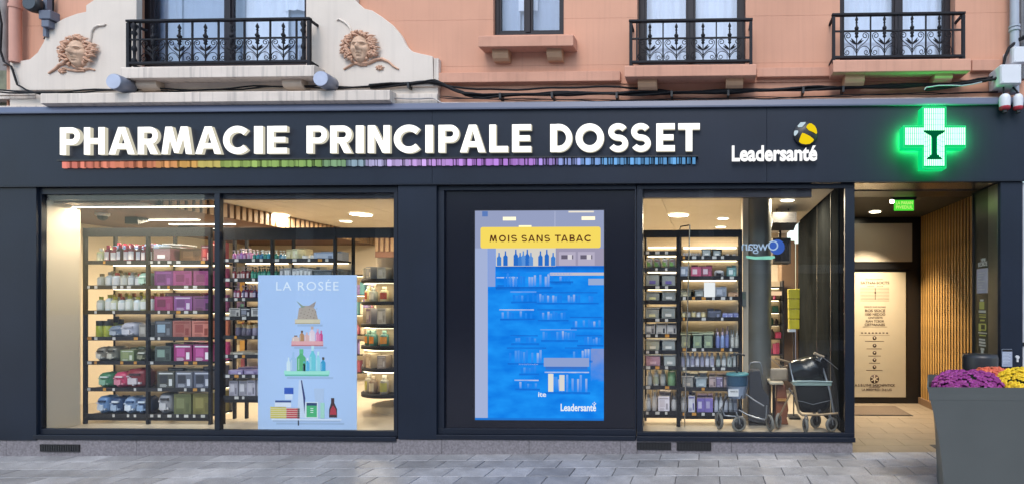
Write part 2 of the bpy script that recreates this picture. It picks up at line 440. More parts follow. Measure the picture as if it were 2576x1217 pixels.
# the dark carcass behind (rooms)
M_ROOM = mat('dim_room', (.10, .095, .10), .9)
bx('room_back_wall', XL, XR, 4.5, 4.7, ZB, ZT, M_ROOM, house); bx('room_floor', XL, XR, YU + .302, 4.5, ZB - .1, ZB + .06, M_ROOM, house)
bx('roof', XL, XR, YU, 4.7, ZT + .002, ZT + .2, mat('roof_slate', (.08, .08, .09), .7), house)
bx('gable_wall', XL - .02, XL - .002, YU, 4.7, ZB, ZT + .2, M_SALMON, house); bx('gable_wall', XR + .002, XR + .2, YU, 4.7, ZB, ZT + .2, M_SALMON, house)

M_CURT = mat('net_curtain', (.80, .81, .86), .85, var=.05, scale=3)
M_CURT2 = mat('grey_blind', (.40, .45, .55), .85, var=.05, scale=3)
def window(o, mulls, fpx, curtains, sill_h=.06, fw=.05):
    x0, x1, z0, z1 = o; y = YU + fpx
    f = thing_part('window', house)
    bx('frame', x0, x0 + fw, y, y + .06, z0, z1, M_DKFRAME, f, .004); bx('frame', x1 - fw, x1, y, y + .06, z0, z1, M_DKFRAME, f, .004)
    bx('frame', x0 + fw, x1 - fw, y + .001, y + .059, z0, z0 + sill_h, M_DKFRAME, f, .004); bx('frame', x0 + fw, x1 - fw, y + .001, y + .059, z1 - fw, z1, M_DKFRAME, f, .004)
    xm = [x0 + fw]
    for a, c in mulls:
        a, c = X(a, y), X(c, y); bx('mullion', a, c, y - .006, y + .058, z0 + sill_h, z1 - fw, M_DKFRAME, f, .004); xm += [a, c]
    xm.append(x1 - fw)
    for i in range(0, len(xm), 2):
        a, c = xm[i], xm[i + 1]
        if c - a < .05: continue
        # inner sash and pane
        s = .022
        bx('sash', a, a + s, y + .012, y + .05, z0 + sill_h, z1 - fw, M_DKFRAME, f); bx('sash', c - s, c, y + .012, y + .05, z0 + sill_h, z1 - fw, M_DKFRAME, f)
        bx('sash', a + s, c - s, y + .013, y + .049, z0 + sill_h, z0 + sill_h + .03, M_DKFRAME, f)
        bx('pane', a + s - .003, c - s + .003, y + .026, y + .032, z0 + sill_h, z1 - fw, M_WINGLASS, f)
    for (a, c, zb_, m, yy, folds) in curtains:
        c0, c1 = X(a, y), X(c, y); b = MB(); n = max(8, int((c1 - c0) / .018)); base = 0
        zl = z0 + .02 if zb_ is None else Z((a + c) / 2, zb_, y)
        for k in range(n + 1):
            xx = c0 + (c1 - c0) * k / n; d = folds * (math.sin(k * 1.1) + .6 * math.sin(k * .47 + 1))
            b.v += [(xx, y + yy + d, zl), (xx, y + yy + d * .7, z1 - .02)]
        for k in range(n): b.face([2 * k, 2 * k + 2, 2 * k + 3, 2 * k + 1], 0, True)
        b.build('curtain', m, f)
    return f
window(o1, ((374, 381), (566, 580)), .09, ((360, 430, None, M_CURT2, .13, .01), (425, 590, None, M_CURT2, .15, .004), (578, 700, None, M_CURT, .16, .010), (690, 800, 10, M_CURT, .14, .012), (690, 800, None, M_CURT2, .19, .004)), fw=.075)
window(om, ((1322, 1334),), .05, ((1238, 1300, None, M_CURT2, .12, .006), (1296, 1345, 15, M_CURT, .11, .003), (1290, 1420, None, M_CURT2, .16, .004)), .05, .045)
window(o2, ((1730, 1745),), .12, ((1600, 1740, None, M_CURT, .13, .012), (1735, 1880, None, M_CURT, .12, .010)), fw=.07)
window(o3, ((2251, 2267),), .12, ((2105, 2260, None, M_CURT, .13, .011), (2255, 2420, None, M_CURT, .12, .012)), fw=.06)

# cream stone surround
YC = .03
def pt(px, py, Y=YC): return P(px, py, Y)
zc = Z(640, 222, YC)
xl, xr = X(343, YC), X(770, YC); zwin = Z(556, 166, YC)
left = [pt(25, 170), pt(24, 157), pt(50, 154), pt(74, 150), pt(94, 133), pt(109, 107), pt(119, 81), pt(128, 68), pt(137, 60), pt(163, 46), pt(193, 35), pt(216, 30), pt(216, 14), pt(234, 2), pt(242, -25), pt(243, -80)]
left = [(left[0][0], zc)] + left[1:] + [(pt(243, 0)[0], 6.2), (xl, 6.2), (xl, zwin)]
right = [(xr, zwin), (xr, 6.2), (pt(893, 0)[0], 6.2)] + [pt(*p) for p in ((893, -60), (894, 2), (916, 22), (936, 27), (961, 43), (987, 63), (1005, 84), (1013, 98), (1020, 112), (1029, 124), (1040, 131), (1060, 136), (1088, 142))] + [(pt(1090, 0)[0], zc)]
sb = MB(); sb.prism(left + right, YC, YU - .002); sb.build('stone_surround', M_CREAM, house, None, .006)
# scored joints on it: thin proud courses above, as separate stones
for (a, c, zpy0, zpy1) in ((216, 343, 14, 46),):
    pass
def ledge(a, c, t, b, Y0, m, name='ledge', Y1=YC - .001):
    o = pbox(name, a, t, c, b, Y0, Y1, m, house, .006); return o
# base band under the surround, stained ledge along the fascia
bx('base_course', X(25, .06), X(1102, .06), .06, YU + .01, ZB, zc - .002, M_CREAM, house)
lg = MB(); za, zb2 = Z(540, 231, -.13), Z(540, 256, -.13)
lg.profile([(-.13, zb2), (-.13, za - .01), (-.12, za), (.058, za + .012), (.058, zb2 - .06), (-.02, zb2 - .055), (-.06, zb2 - .02)], X(102, -.13), X(980, -.13)); lg.build('ledge', M_CREAM2, house)
bx('ledge_block', X(984, .0), X(1100, .0), .0, .058, ZB, Z(1040, 236, 0), M_CREAM2, house, .008)
bx('ledge_block', X(-20, .05), X(150, .05), .02, .059, ZB, Z(60, 266, .02), M_CREAM2, house, .006)
bx('return_block', X(1090, YC) + .001, X(1102, YC), YC + .01, YU - .002, zc, Z(1095, 146, YC), M_CREAM2, house, .006)
# string course panels on the salmon wall
ledge(1103, 1560, 181, 206, .045, M_SALMON2, 'string_course', YU - .001); ledge(1904, 2090, 170, 193, .045, M_SALMON2, 'string_course', YU - .001); ledge(2446, 2520, 150, 178, .045, M_SALMON2, 'string_course', YU - .001)
# soffit strip above fascia: pale mortar line
bx('mortar_strip', X(1104, .03), X(2510, .03), .03, .098, z_lt + .0, Z(1800, 251, .03), mat('pale_mortar', (.55, .43, .36), .9, var=.25, scale=12, streak=.4), house)
def bracket(px0, py0, px1, py1, Yf, m):
    q = (px0 + px1) / 2; x0, x1 = X(px0, Yf), X(px1, Yf); z1, z0 = Z(q, py0, Yf), Z(q, py1, Yf); h = z1 - z0
    b = MB(); b.profile([(Yf, z1), (Yf, z0 + h * .45), (Yf + .02, z0 + h * .18), (Yf + .05, z0), (YU - .001, z0), (YU - .001, z1)], x0, x1)
    return b.build('bracket', m, house, None, .006)
def slab(a, c, t, b, Yf, m, brs, bm_, under=0.06):
    q = (a + c) / 2; x0, x1 = X(a, Yf), X(c, Yf); z1, z0 = Z(q, t, Yf), Z(q, b, Yf)
    s = MB(); s.profile([(Yf, z0), (Yf, z1 - .012), (Yf + .015, z1), (YU - .001, z1 + .02), (YU - .001, z0 + .012)], x0, x1)
    o = s.build('balcony_slab' if c - a > 300 else 'window_sill', m, house, None, .005)
    for (p0, q0, p1, q1) in brs: bracket(p0, q0, p1, q1, Yf + .07, bm_)
    return z1
M_OCHRE = mat('ochre_bracket', (.50, .30, .18), .85, var=.08, streak=.1)
zs1 = slab(302, 790, 166, 195, -.14, M_CREAM2, ((340, 201, 392, 224), (708, 197, 758, 221)), mat('cream_bracket', (.52, .42, .33), .85))
zs2 = slab(1571, 1903, 163, 192, -.13, M_SALMON2, ((1604, 195, 1652, 222), (1826, 191, 1870, 218)), M_OCHRE)
zs3 = slab(2096, 2443, 149, 180, -.13, M_SALMON2, ((2126, 185, 2176, 212), (2352, 178, 2398, 204)), M_OCHRE)
slab(1203, 1442, 88, 117, -.08, M_SALMON2, ((1237, 120, 1278, 150), (1374, 117, 1413, 148)), M_OCHRE)

# ---- wrought iron balcony railings: one scroll panel built once, copied to every bay
def spiral(cx, cz, r0, r1, a0, a1, n=14):
    return [(cx + (r0 + (r1 - r0) * i / n) * math.cos(a0 + (a1 - a0) * i / n), 0, cz + (r0 + (r1 - r0) * i / n) * math.sin(a0 + (a1 - a0) * i / n)) for i in range(n + 1)]
def bez(p0, p1, p2, p3, n=8):
    o = []
    for i in range(n + 1):
        t = i / n; a = (1 - t) ** 3; b = 3 * (1 - t) ** 2 * t; c = 3 * (1 - t) * t * t; d = t ** 3
        o.append((a * p0[0] + b * p1[0] + c * p2[0] + d * p3[0], 0, a * p0[1] + b * p1[1] + c * p2[1] + d * p3[1]))
    return o
def scroll_mesh():
    b = MB(); r = .0046
    for s in (1, -1):
        up = bez((0, .05), (.02 * s, .12), (.125 * s, .14), (.128 * s, .215)) + spiral(.092 * s, .215, .036, .010, 0 if s > 0 else math.pi, (math.pi * 2.6) if s > 0 else math.pi - math.pi * 2.6)[1:]
        b.tube(up, r, 5)
        lo = bez((0, .02), (.02 * s, .08), (.05 * s, .105), (.08 * s, .105)) + bez((.08 * s, .105), (.115 * s, .105), (.135 * s, .08), (.135 * s, .05))[1:] + spiral(.103 * s, .042, .032, .009, 0 if s > 0 else math.pi, -math.pi * 2.4 if s > 0 else math.pi + math.pi * 2.4)[1:]
        b.tube(lo, r * .9, 5)
        # acanthus leaf
        for k, (dx, dz, w) in enumerate(((.058, .188, .012), (.038, .165, .010), (.072, .168, .008))):
            b.tube([(.008 * s, 0, .125), (dx * .6 * s, -.006, .125 + (dz - .125) * .45), (dx * s, 0, dz)], [.006, w, .003], 6)
    b.tube([(0, 0, 0), (0, 0, .26)], .006, 6)
    b.lathe([(.006, .19), (.02, .205), (.012, .225), (.022, .24), (.010, .262)], 8)
    return b.mesh('scroll_panel', M_IRON)
def finial_mesh():
    b = MB(); b.lathe([(.010, 0), (.022, .012), (.024, .03), (.012, .045), (.009, .075), (.014, .085), (.008, .10), (.018, .118), (.014, .135), (.001, .165)], 8); return b.mesh('finial', M_IRON)
def baluster_mesh(h):
    b = MB(); b.lathe([(.022, 0), (.026, .02), (.014, .05), (.014, .12), (.024, .14), (.024, .16), (.014, .19), (.014, .30), (.03, .33), (.014, .36), (.03, .40), (.022, .43), (.004, .47)], 8); return b.mesh('baluster', M_IRON)
ME_SCROLL, ME_FIN, ME_BAL = scroll_mesh(), finial_mesh(), baluster_mesh(.4)
def railing(a, c, top, mid, bot, bars, Yf, ends=()):
    q = (a + c) / 2; x0, x1 = X(a, Yf), X(c, Yf); z1, zm, z0 = Z(q, top, Yf), Z(q, mid, Yf), Z(q, bot, Yf)
    rl = thing_part('balcony_railing', house)
    bx('top_rail', x0 - .02, x1 + .02, Yf - .022, Yf + .022, z1 - .012, z1 + .014, M_IRON, rl, .005)
    bx('bottom_rail', x0 - .01, x1 + .01, Yf - .018, Yf + .018, z0 - .014, z0 + .014, M_IRON, rl, .004)
    bx('middle_rail', x0, x1, Yf - .008, Yf + .008, zm - .008, zm + .008, M_IRON, rl)
    for xx in (x0, x1):
        b = MB(); b.box(xx - .016, xx + .016, Yf - .016, Yf + .016, z0 - .07, z1 - .02); b.build('corner_post', M_IRON, rl)
        for zz in (z1 - .02, z0 - .012):
            bx('side_rail', xx - .012, xx + .012, Yf + .024, YU - .001, zz, zz + .024, M_IRON, rl)
    sc_h = (zm - z0 - .014) / .262
    bp = [X(p, Yf) for p in bars]
    for i, xx in enumerate(bp):
        bx('bar', xx - .0075, xx + .0075, Yf - .0075, Yf + .0075, z0 + .012, z1 - .012, M_IRON, rl)
        if i < len(bp) - 1:
            w = bp[i + 1] - xx; cx = xx + w / 2
            s = link('scroll_panel', ME_SCROLL, rl, (cx, Yf, z0 + .012)); s.scale = (w / .295, 1, sc_h)
            link('finial', ME_FIN, rl, (cx, Yf, zm + .006))
    for p in ends: link('baluster', ME_BAL, rl, (X(p, Yf), Yf, z0 + .012))
    return rl
railing(324, 778, 52, 98, 158, (352, 419, 484, 550, 615, 680, 746), -.10, (338, 763))
railing(1587, 1889, 53, 97, 156, (1602, 1668, 1735, 1802, 1869), -.09)
railing(2097, 2423, 37, 78, 144, (2120, 2190, 2260, 2329, 2397), -.09)

# ---- carved heads
def head(cx, cy_, w, h, turn, tendril, scarf, seed):
    rr = random.Random(seed); Y = YC
    x, z = P(cx, cy_, Y); s = S(cx, Y); w *= s; h *= s
    rt = thing_part('carved_head', house); rt.location = (x, Y + .004, z)
    b = MB(); n, k = 30, 38
    def g(u, v, cu, cv, su, sv): return math.exp(-((u - cu) / su) ** 2 - ((v - cv) / sv) ** 2)
    for j in range(k + 1):
        for i in range(n + 1):
            u, v = -1 + 2 * i / n, -1 + 2 * j / k
            jaw = 1 - .34 * max(0, -v - .1) ** 1.2
            r2 = min(1, u * u + v * v * .9)
            un = u * jaw
            d = .55 * math.sqrt(max(0, 1 - r2 * .98))
            d += .30 * g(u, v, 0, -.03, .13, .17) + .17 * g(u, v, 0, .18, .10, .28)          # nose
            d += .13 * g(u, v, 0, -.13, .22, .08)
            d += .17 * (g(u, v, -.38, .33, .30, .075) + g(u, v, .38, .33, .30, .075))          # brow
            d -= .20 * (g(u, v, -.38, .18, .17, .10) + g(u, v, .38, .18, .17, .10))           # eye sockets
            d += .12 * (g(u, v, -.38, .16, .10, .05) + g(u, v, .38, .16, .10, .05))
            d += .10 * (g(u, v, -.55, -.10, .22, .20) + g(u, v, .55, -.10, .22, .20))          # cheeks
            d -= .12 * (g(u, v, -.36, -.30, .06, .22) + g(u, v, .36, -.30, .06, .22))          # folds beside the mouth
            d -= .11 * g(u, v + .25 * u * u, 0, -.42, .30, .035)                              # mouth
            d += .12 * g(u, v + .25 * u * u, 0, -.36, .24, .05) + .13 * g(u, v + .25 * u * u, 0, -.50, .20, .05)
            d += .20 * g(u, v, 0, -.80, .22, .14) - .07 * g(u, v, 0, -.62, .25, .05)           # chin
            d += .07 * g(u, v, 0, .62, .5, .2)
            if r2 >= 1: d = -.05
            b.v.append((un * w / 2 + turn * d * w * .25, -d * w * .55, v * h / 2))
    for j in range(k):
        for i in range(n):
            a = j * (n + 1) + i; b.face([a, a + 1, a + n + 2, a + n + 1], 0, True)
    b.build('face', mat('tan_relief', (.55, .365, .25), .8, var=.14, scale=16, bump=.25, bscale=70), rt)
    hb = MB(); px_ = s
    for q in range(100):
        ang = R(-46 + 272 * (q % 50) / 49 + rr.uniform(-5, 5)); t0 = rr.uniform(-.08, .15) if q < 50 else rr.uniform(.15, .45); ln = rr.uniform(.42, .68)
        bend = rr.choice((-1, 1)) * rr.uniform(.25, .8); p = []
        for t in range(5):
            tt = t / 4; a2 = ang + bend * .45 * math.sin(tt * 2.2); f = t0 + ln * tt
            p.append(((25 + 28 * f) * px_ * math.cos(a2), -.038 + .034 * f - .036 * math.sin(tt * 2.8), (31 + 13 * f) * px_ * math.sin(a2) + 2 * px_))
        wd = rr.uniform(.0085, .0135)
        hb.tube(p, [wd * .7, wd * 1.1, wd, wd * .65, wd * .12], 6)
    hb.build('hair', M_TERRA, rt)
    for name, pth, wid, m in ((('tendril'), tendril, .013, M_CREAM), ('scarf', scarf[0], .019, M_TERRA), ('scarf', scarf[1], .014, M_TERRA)):
        pp = [P(a, c, Y) for a, c in pth]; pts = [(p[0] - x, -.012, p[1] - z) for p in pp]
        k = len(pts); tb = MB(); tb.tube(pts, [wid * (.35 + .65 * math.sin(math.pi * min(1, (i + .6) / k))) for i in range(k)], 7); tb.build(name, m, rt)
    fl_ = MB()
    for i in range(7):
        a, c = scarf[2]; p = P(a, c, Y); an = i * .9 + seed
        fl_.tube([(p[0] - x, -.004, p[1] - z), (p[0] - x + .03 * math.cos(an), -.02, p[1] - z + .022 * math.sin(an)), (p[0] - x + .055 * math.cos(an + .3), -.004, p[1] - z + .035 * math.sin(an + .3))], [.007, .010, .002], 5)
    fl_.build('leaf_ornament', M_TERRA, rt)
head(201, 137, 54, 68, -.25, [(229, 108), (231, 92), (233, 80), (240, 70), (250, 66), (262, 66), (268, 62)], ([(124, 186), (140, 176), (152, 165), (166, 160), (182, 164), (196, 172), (212, 176), (228, 174), (240, 178)], [(160, 172), (175, 177), (195, 180), (215, 180)], (158, 180)), 3)
head(909, 126, 54, 70, .1, [(886, 88), (883, 75), (876, 64), (866, 56), (854, 50), (848, 52)], ([(866, 176), (880, 168), (892, 161), (910, 162), (930, 160), (946, 152), (962, 150), (978, 157), (990, 168), (1004, 176)], [(884, 152), (894, 160), (908, 166), (924, 166)], (956, 172)), 8)
# ------------------------------------------------------------------ neighbours at both ends, pipes, cables, boxes
nb = thing('neighbour_house', 'mossy grey stone neighbour house at the left edge', 'building')
M_MOSS = mat('mossy_render', (.17, .175, .12), .9, var=.35, scale=5, bump=.3, bscale=40, streak=.3)
bx('wall', X(-700, .16), X(20, .16), .16, .5, -.3, Z(10, 178, .16), M_MOSS, nb)
bx('upper_wall', X(-700, .16), X(20, .16), .17, .5, Z(10, 178, .16) + .001, 6.9, mat('grey_stone', (.20, .18, .175), .85, var=.2, scale=4, bump=.2), nb)
b = MB()
for a, c in ((230, 244), (247, 253)):
    b.box(X(-300, .1), X(101, .1), .05, .16, Z(40, c, .1), Z(40, a, .1))
b.build('stone_ledge', M_CREAM2, nb)
nr = thing('next_house', 'pale wall of the next house at the far right edge', 'building')
bx('upper_wall', XR + .01, XR + 9, .12, .6, z_fb - .018, 6.9, mat('grey_stone', (.20, .18, .175)), nr)
bx('wall', X(2574, YP), X(2574, YP) + 9, YP + .01, .5, -.02, z_fb - .02, mat('pale_wall', (.5, .5, .52), .7), nr)
bx('band', X(2574, YP), X(2574, YP) + 9, YP - .001, YP + .009, 1.2, 1.24, M_BLACK, nr)

def tubeobj(name, pts, r, m, parent=None, n=8): return MB().tube(pts, r, n).build(name, m, parent)
dp = thing('downpipe', 'salmon painted downpipe at the left edge of the house', 'drainpipe')
x = X(33, -.0); tubeobj('pipe', [(x, .02, Z(33, 156, 0)), (x, .02, 6.6)], .05, mat('salmon_pipe', (.55, .27, .20), .55, var=.05), dp, 14)
tubeobj('collar', [(x, .02, Z(33, 20, 0)), (x, .02, Z(33, 12, 0))], .058, mat('salmon_pipe', (.55, .27, .20)), dp, 14)
dp2 = thing('downpipe', 'grey stained downpipe running left of the salmon one', 'drainpipe')
x = X(13, .08); tubeobj('pipe', [(x, .08, 6.6), (x, .08, Z(13, 150, .08)), (x + .012, .09, Z(13, 164, .08))], .036, mat('dirty_pipe', (.25, .22, .21), .6, var=.2), dp2, 12)
gp = thing('downpipe', 'light grey steel downpipe with collars at the right end', 'drainpipe')
x = X(2552, .0); tubeobj('pipe', [(x, -.0, Z(2552, 236, 0)), (x, 0, 6.6)], .047, M_GREYPIPE, gp, 16)
for a, c in ((66, 71), (74, 80)): tubeobj('collar', [(x, 0, Z(2552, c, 0)), (x, 0, Z(2552, a, 0))], .058, M_GREYPIPE, gp, 16)
gp2 = tubeobj('cable_duct', [(X(2571, .04), .05, Z(2571, 200, .04)), (X(2571, .04), .05, 6.6)], .03, mat('dark_grey_duct', (.12, .12, .13), .5)); tag(gp2, 'dark grey duct behind the grey downpipe at right end', 'duct')
# junction boxes and connectors
def jbox(label, a, t, c, d, Y0, lid):
    j = thing('junction_box', label, 'junction box')
    q = (a + c) / 2; x0, x1, z1, z0 = X(a, Y0), X(c, Y0), Z(q, t, Y0), Z(q, d, Y0)
    bx('body', x0, x1, Y0 + .012, .098, z0, z1, M_WHITEP, j, .012); bx('cover', x0 + .006, x1 - .006, Y0, Y0 + .0115, z0 + .006, z1 - .006, M_WHITEP, j, .008)
    for sx in (x0 + .022, x1 - .022):
        for sz in (z0 + .022, z1 - .022): MB().lathe([(.005, -.002), (.005, .002)], 8, (sx, Y0, sz), 0, 'y').build('screw', M_CHROME, j)
    return j
jbox('large pale grey junction box clamped to the right downpipe', 2518, 161, 2571, 211, -.16, 1)
jbox('small pale junction box above the large one at right edge', 2549, 116, 2585, 158, -.12, 1)
for i, (a, c) in enumerate(((2514, 2541), (2549, 2573))):
    k = thing('power_plug', ('left' if i == 0 else 'right') + ' of two white hanging plugs with red tips below box', 'plug', group='plugs under the junction box')
    q = (a + c) / 2; Y = -.14; xx = X(q, Y); rw = (X(c, Y) - X(a, Y)) / 2
    zt, zm_, ze = Z(q, 243, Y), Z(q, 272, Y), Z(q, 285, Y)
    MB().lathe([(rw * .55, zt + .02), (rw * .9, zt), (rw, zt - .03), (rw * .95, zm_ + .01)], 12, (xx, Y, 0)).build('sleeve', M_WHITEP, k)
    MB().lathe([(rw * .98, zm_ + .01), (rw * .98, zm_ - .012), (rw * .6, zm_ - .026)], 12, (xx, Y, 0)).build('red_ring', mat('red_plastic', (.45, .03, .05), .4), k)
    MB().lathe([(rw * .45, zm_ - .024), (rw * .45, ze)], 10, (xx, Y, 0)).build('tip', M_BLACK, k)
    tubeobj('lead', [(xx, Y, zt + .015), (xx, Y + .02, zt + .06), (xx + (.02 if i == 0 else -.02), Y + .06, zt + .12)], .010, M_CABLE, k)
# cable runs along the ledge and over the fascia
def run(name, label, pts, Y, r, strands=1, m=M_CABLE, sag=.006):
    o = thing(name, label, 'cable'); rr = random.Random(len(pts) * 7 + strands)
    base = [(P(a, c, Y)[0], Y, P(a, c, Y)[1]) for a, c in pts]
    # resample
    fine = []
    for i in range(len(base) - 1):
        p, q_ = Vector(base[i]), Vector(base[i + 1]); n = max(2, int((q_ - p).length / .12))
        for k in range(n): fine.append(p.lerp(q_, k / n))
    fine.append(Vector(base[-1]))
    for s in range(strands):
        ph = rr.uniform(0, 6); am = r * 1.5 if strands > 1 else 0
        pp = [(v.x, v.y - am * math.cos(ph + i * .45), v.z + am * math.sin(ph + i * .45) + sag * math.sin(i * 1.3 + ph)) for i, v in enumerate(fine)]
        tubeobj('strand', pp, r, m, o, 6)
    return o
run('cable', 'thin black cable lying along the stained cream ledge', [(-10, 231), (100, 232), (270, 229), (500, 226), (640, 221), (800, 220), (930, 217)], -.02, .009, 2)
cb = run('cable_bundle', 'thick twisted black cable bundle running above the fascia to the right', [(930, 219), (985, 214), (1030, 211), (1075, 205), (1095, 207), (1115, 214), (1140, 226), (1170, 238), (1215, 243), (1290, 238), (1400, 236), (1560, 237), (1700, 233), (1830, 231), (1940, 228), (2060, 222), (2180, 219), (2300, 216), (2390, 214), (2440, 208), (2480, 200), (2510, 190), (2520, 170)], .02, .0105, 5)
clip = MB().box(-.012, .012, -.03, .07, -.035, .03).mesh('clip', M_BLACK)
for a, c in ((1030, 216), (1260, 243), (1390, 241), (1552, 242), (1690, 238), (1832, 236), (2020, 229), (2120, 226)): link('clip', clip, cb, (X(a, .02), .02, Z(a, c, .02)))
run('cable', 'single black cable looping across the salmon band below the middle window', [(1110, 214), (1200, 226), (1300, 226), (1450, 220), (1560, 219), (1640, 226), (1720, 234)], .045, .011, 1)
run('conduit', 'black hose curving around the grey downpipe into the box', [(2590, 92), (2562, 100), (2540, 118), (2528, 140), (2522, 165), (2518, 192), (2500, 204), (2440, 214), (2330, 222)], -.05, .014, 2)
run('cable', 'pale grey cable stub hooked above the green cross', [(2325, 228), (2330, 219), (2360, 217), (2420, 216), (2470, 207)], -.06, .007, 1, M_GREYPIPE)
run('cable', 'thin dark wire lying on the pale strip right of the cream stone', [(1105, 245), (1150, 247), (1260, 250), (1500, 253), (1760, 250), (2000, 245), (2250, 238), (2510, 232)], .02, .005, 2, M_CABLE, .004)
pb = run('conduit', 'thin grey conduit with bent ends beside the cream stone corner', [(980, 252), (990, 248), (1060, 248), (1090, 249), (1110, 258), (1128, 262)], -.03, .008, 1, mat('steel_tube', (.4, .37, .35), .4, .6))
run('cable', 'dark cable hanging down the salmon wall by the floodlight', [(133, -40), (133, 20), (131, 60), (118, 84), (112, 100)], .06, .011, 1)
run('cable', 'black cable drooping along the mossy wall at the left edge', [(-5, 10), (4, 60), (1, 130), (10, 155), (28, 168), (36, 190), (44, 214), (66, 228), (101, 236)], .0, .010, 1)
# wall spotlights (barrels pointing out to the street)
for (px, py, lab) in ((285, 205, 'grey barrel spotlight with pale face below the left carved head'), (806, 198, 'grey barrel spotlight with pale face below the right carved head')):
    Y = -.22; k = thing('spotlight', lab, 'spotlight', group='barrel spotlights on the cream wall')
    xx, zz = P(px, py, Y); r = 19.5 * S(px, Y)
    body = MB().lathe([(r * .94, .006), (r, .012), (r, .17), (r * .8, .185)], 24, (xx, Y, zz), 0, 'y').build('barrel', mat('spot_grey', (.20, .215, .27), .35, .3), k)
    MB().lathe([(r * .93, 0), (r * .93, .006)], 24, (xx, Y, zz), 0, 'y').build('face_disc', mat('sky_tinted_lens', (.40, .43, .54), .25), k)  # sky reflection on the face is put into its pale blue colour
    bx('bracket', xx - .015, xx + .015, Y + .186, YC - .0, zz - .015, zz + .015, M_BLACK, k)
fl = thing('floodlight', 'black and grey floodlight on an arm at the top left corner', 'floodlight')
xx, zz = P(87, 13, -.03)
MB().lathe([(.06, -.05), (.088, -.045), (.094, .0), (.08, .05), (.05, .09)], 20, (xx, -.03, zz), 0, 'y').build('lamp_head', M_BLACK, fl)
MB().lathe([(.075, -.052), (.02, -.046)], 20, (xx, -.03, zz), 0, 'y').build('lens', mat('dark_lens', (.03, .03, .035), .15), fl)
M_FGREY = mat('floodlight_grey', (.11, .125, .17), .5)
pbox('housing', 96, 25, 126, 48, -.04, .06, M_FGREY, fl, .01); pbox('lower_housing', 103, 50, 122, 68, -.03, .05, M_FGREY, fl, .008)
pbox('arm', 108, -20, 118, 24.5, -.0, .05, M_FGREY, fl); pbox('wall_plate', 108, 69, 116, 92, .0, .099, M_FGREY, fl)

# ------------------------------------------------------------------ the lit shop sign
sg = thing('shop_sign', 'white lit channel letters reading PHARMACIE PRINCIPALE DOSSET on the fascia', 'sign')
M_LETTER = glow('letter_face', (1.0, .985, .94), 1.55 * LIT); M_LSIDE = glow('letter_side', (.95, .89, .70), .66 * LIT)
YL = YF - .046
lets = [('P', 150.5, 202), ('H', 211, 263.5), ('A', 273, 339), ('R', 346.5, 398), ('M', 406, 483), ('A', 491, 556.5), ('C', 561, 627.5), ('I', 639, 661), ('E', 672, 722),
        ('P', 771, 823.5), ('R', 830.5, 885), ('I', 895, 914.5), ('N', 925, 981), ('C', 990.5, 1060.5), ('I', 1070, 1088.5), ('P', 1103, 1155), ('A', 1157, 1220.5), ('L', 1231, 1277.5), ('E', 1288, 1336),
        ('D', 1384, 1440), ('O', 1448, 1519), ('S', 1529.5, 1580), ('S', 1587, 1637), ('E', 1651, 1697.5), ('T', 1706, 1760.5)]
def arc(cx, cz, rx, rz, a0, a1, n=18): return [(cx + rx * math.cos(R(a0 + (a1 - a0) * i / n)), cz + rz * math.sin(R(a0 + (a1 - a0) * i / n))) for i in range(n + 1)]
def band(path, w, closed=False):
    L_, R_ = [], []; n = len(path)
    for i in range(n):
        p = Vector(path[max(i - 1, 0)]); q_ = Vector(path[min(i + 1, n - 1)]); d = (q_ - p).normalized(); nn = Vector((-d.y, d.x)) * w / 2; c0 = Vector(path[i])
        L_.append(tuple(c0 + nn)); R_.append(tuple(c0 - nn))
    return L_ + R_[::-1]
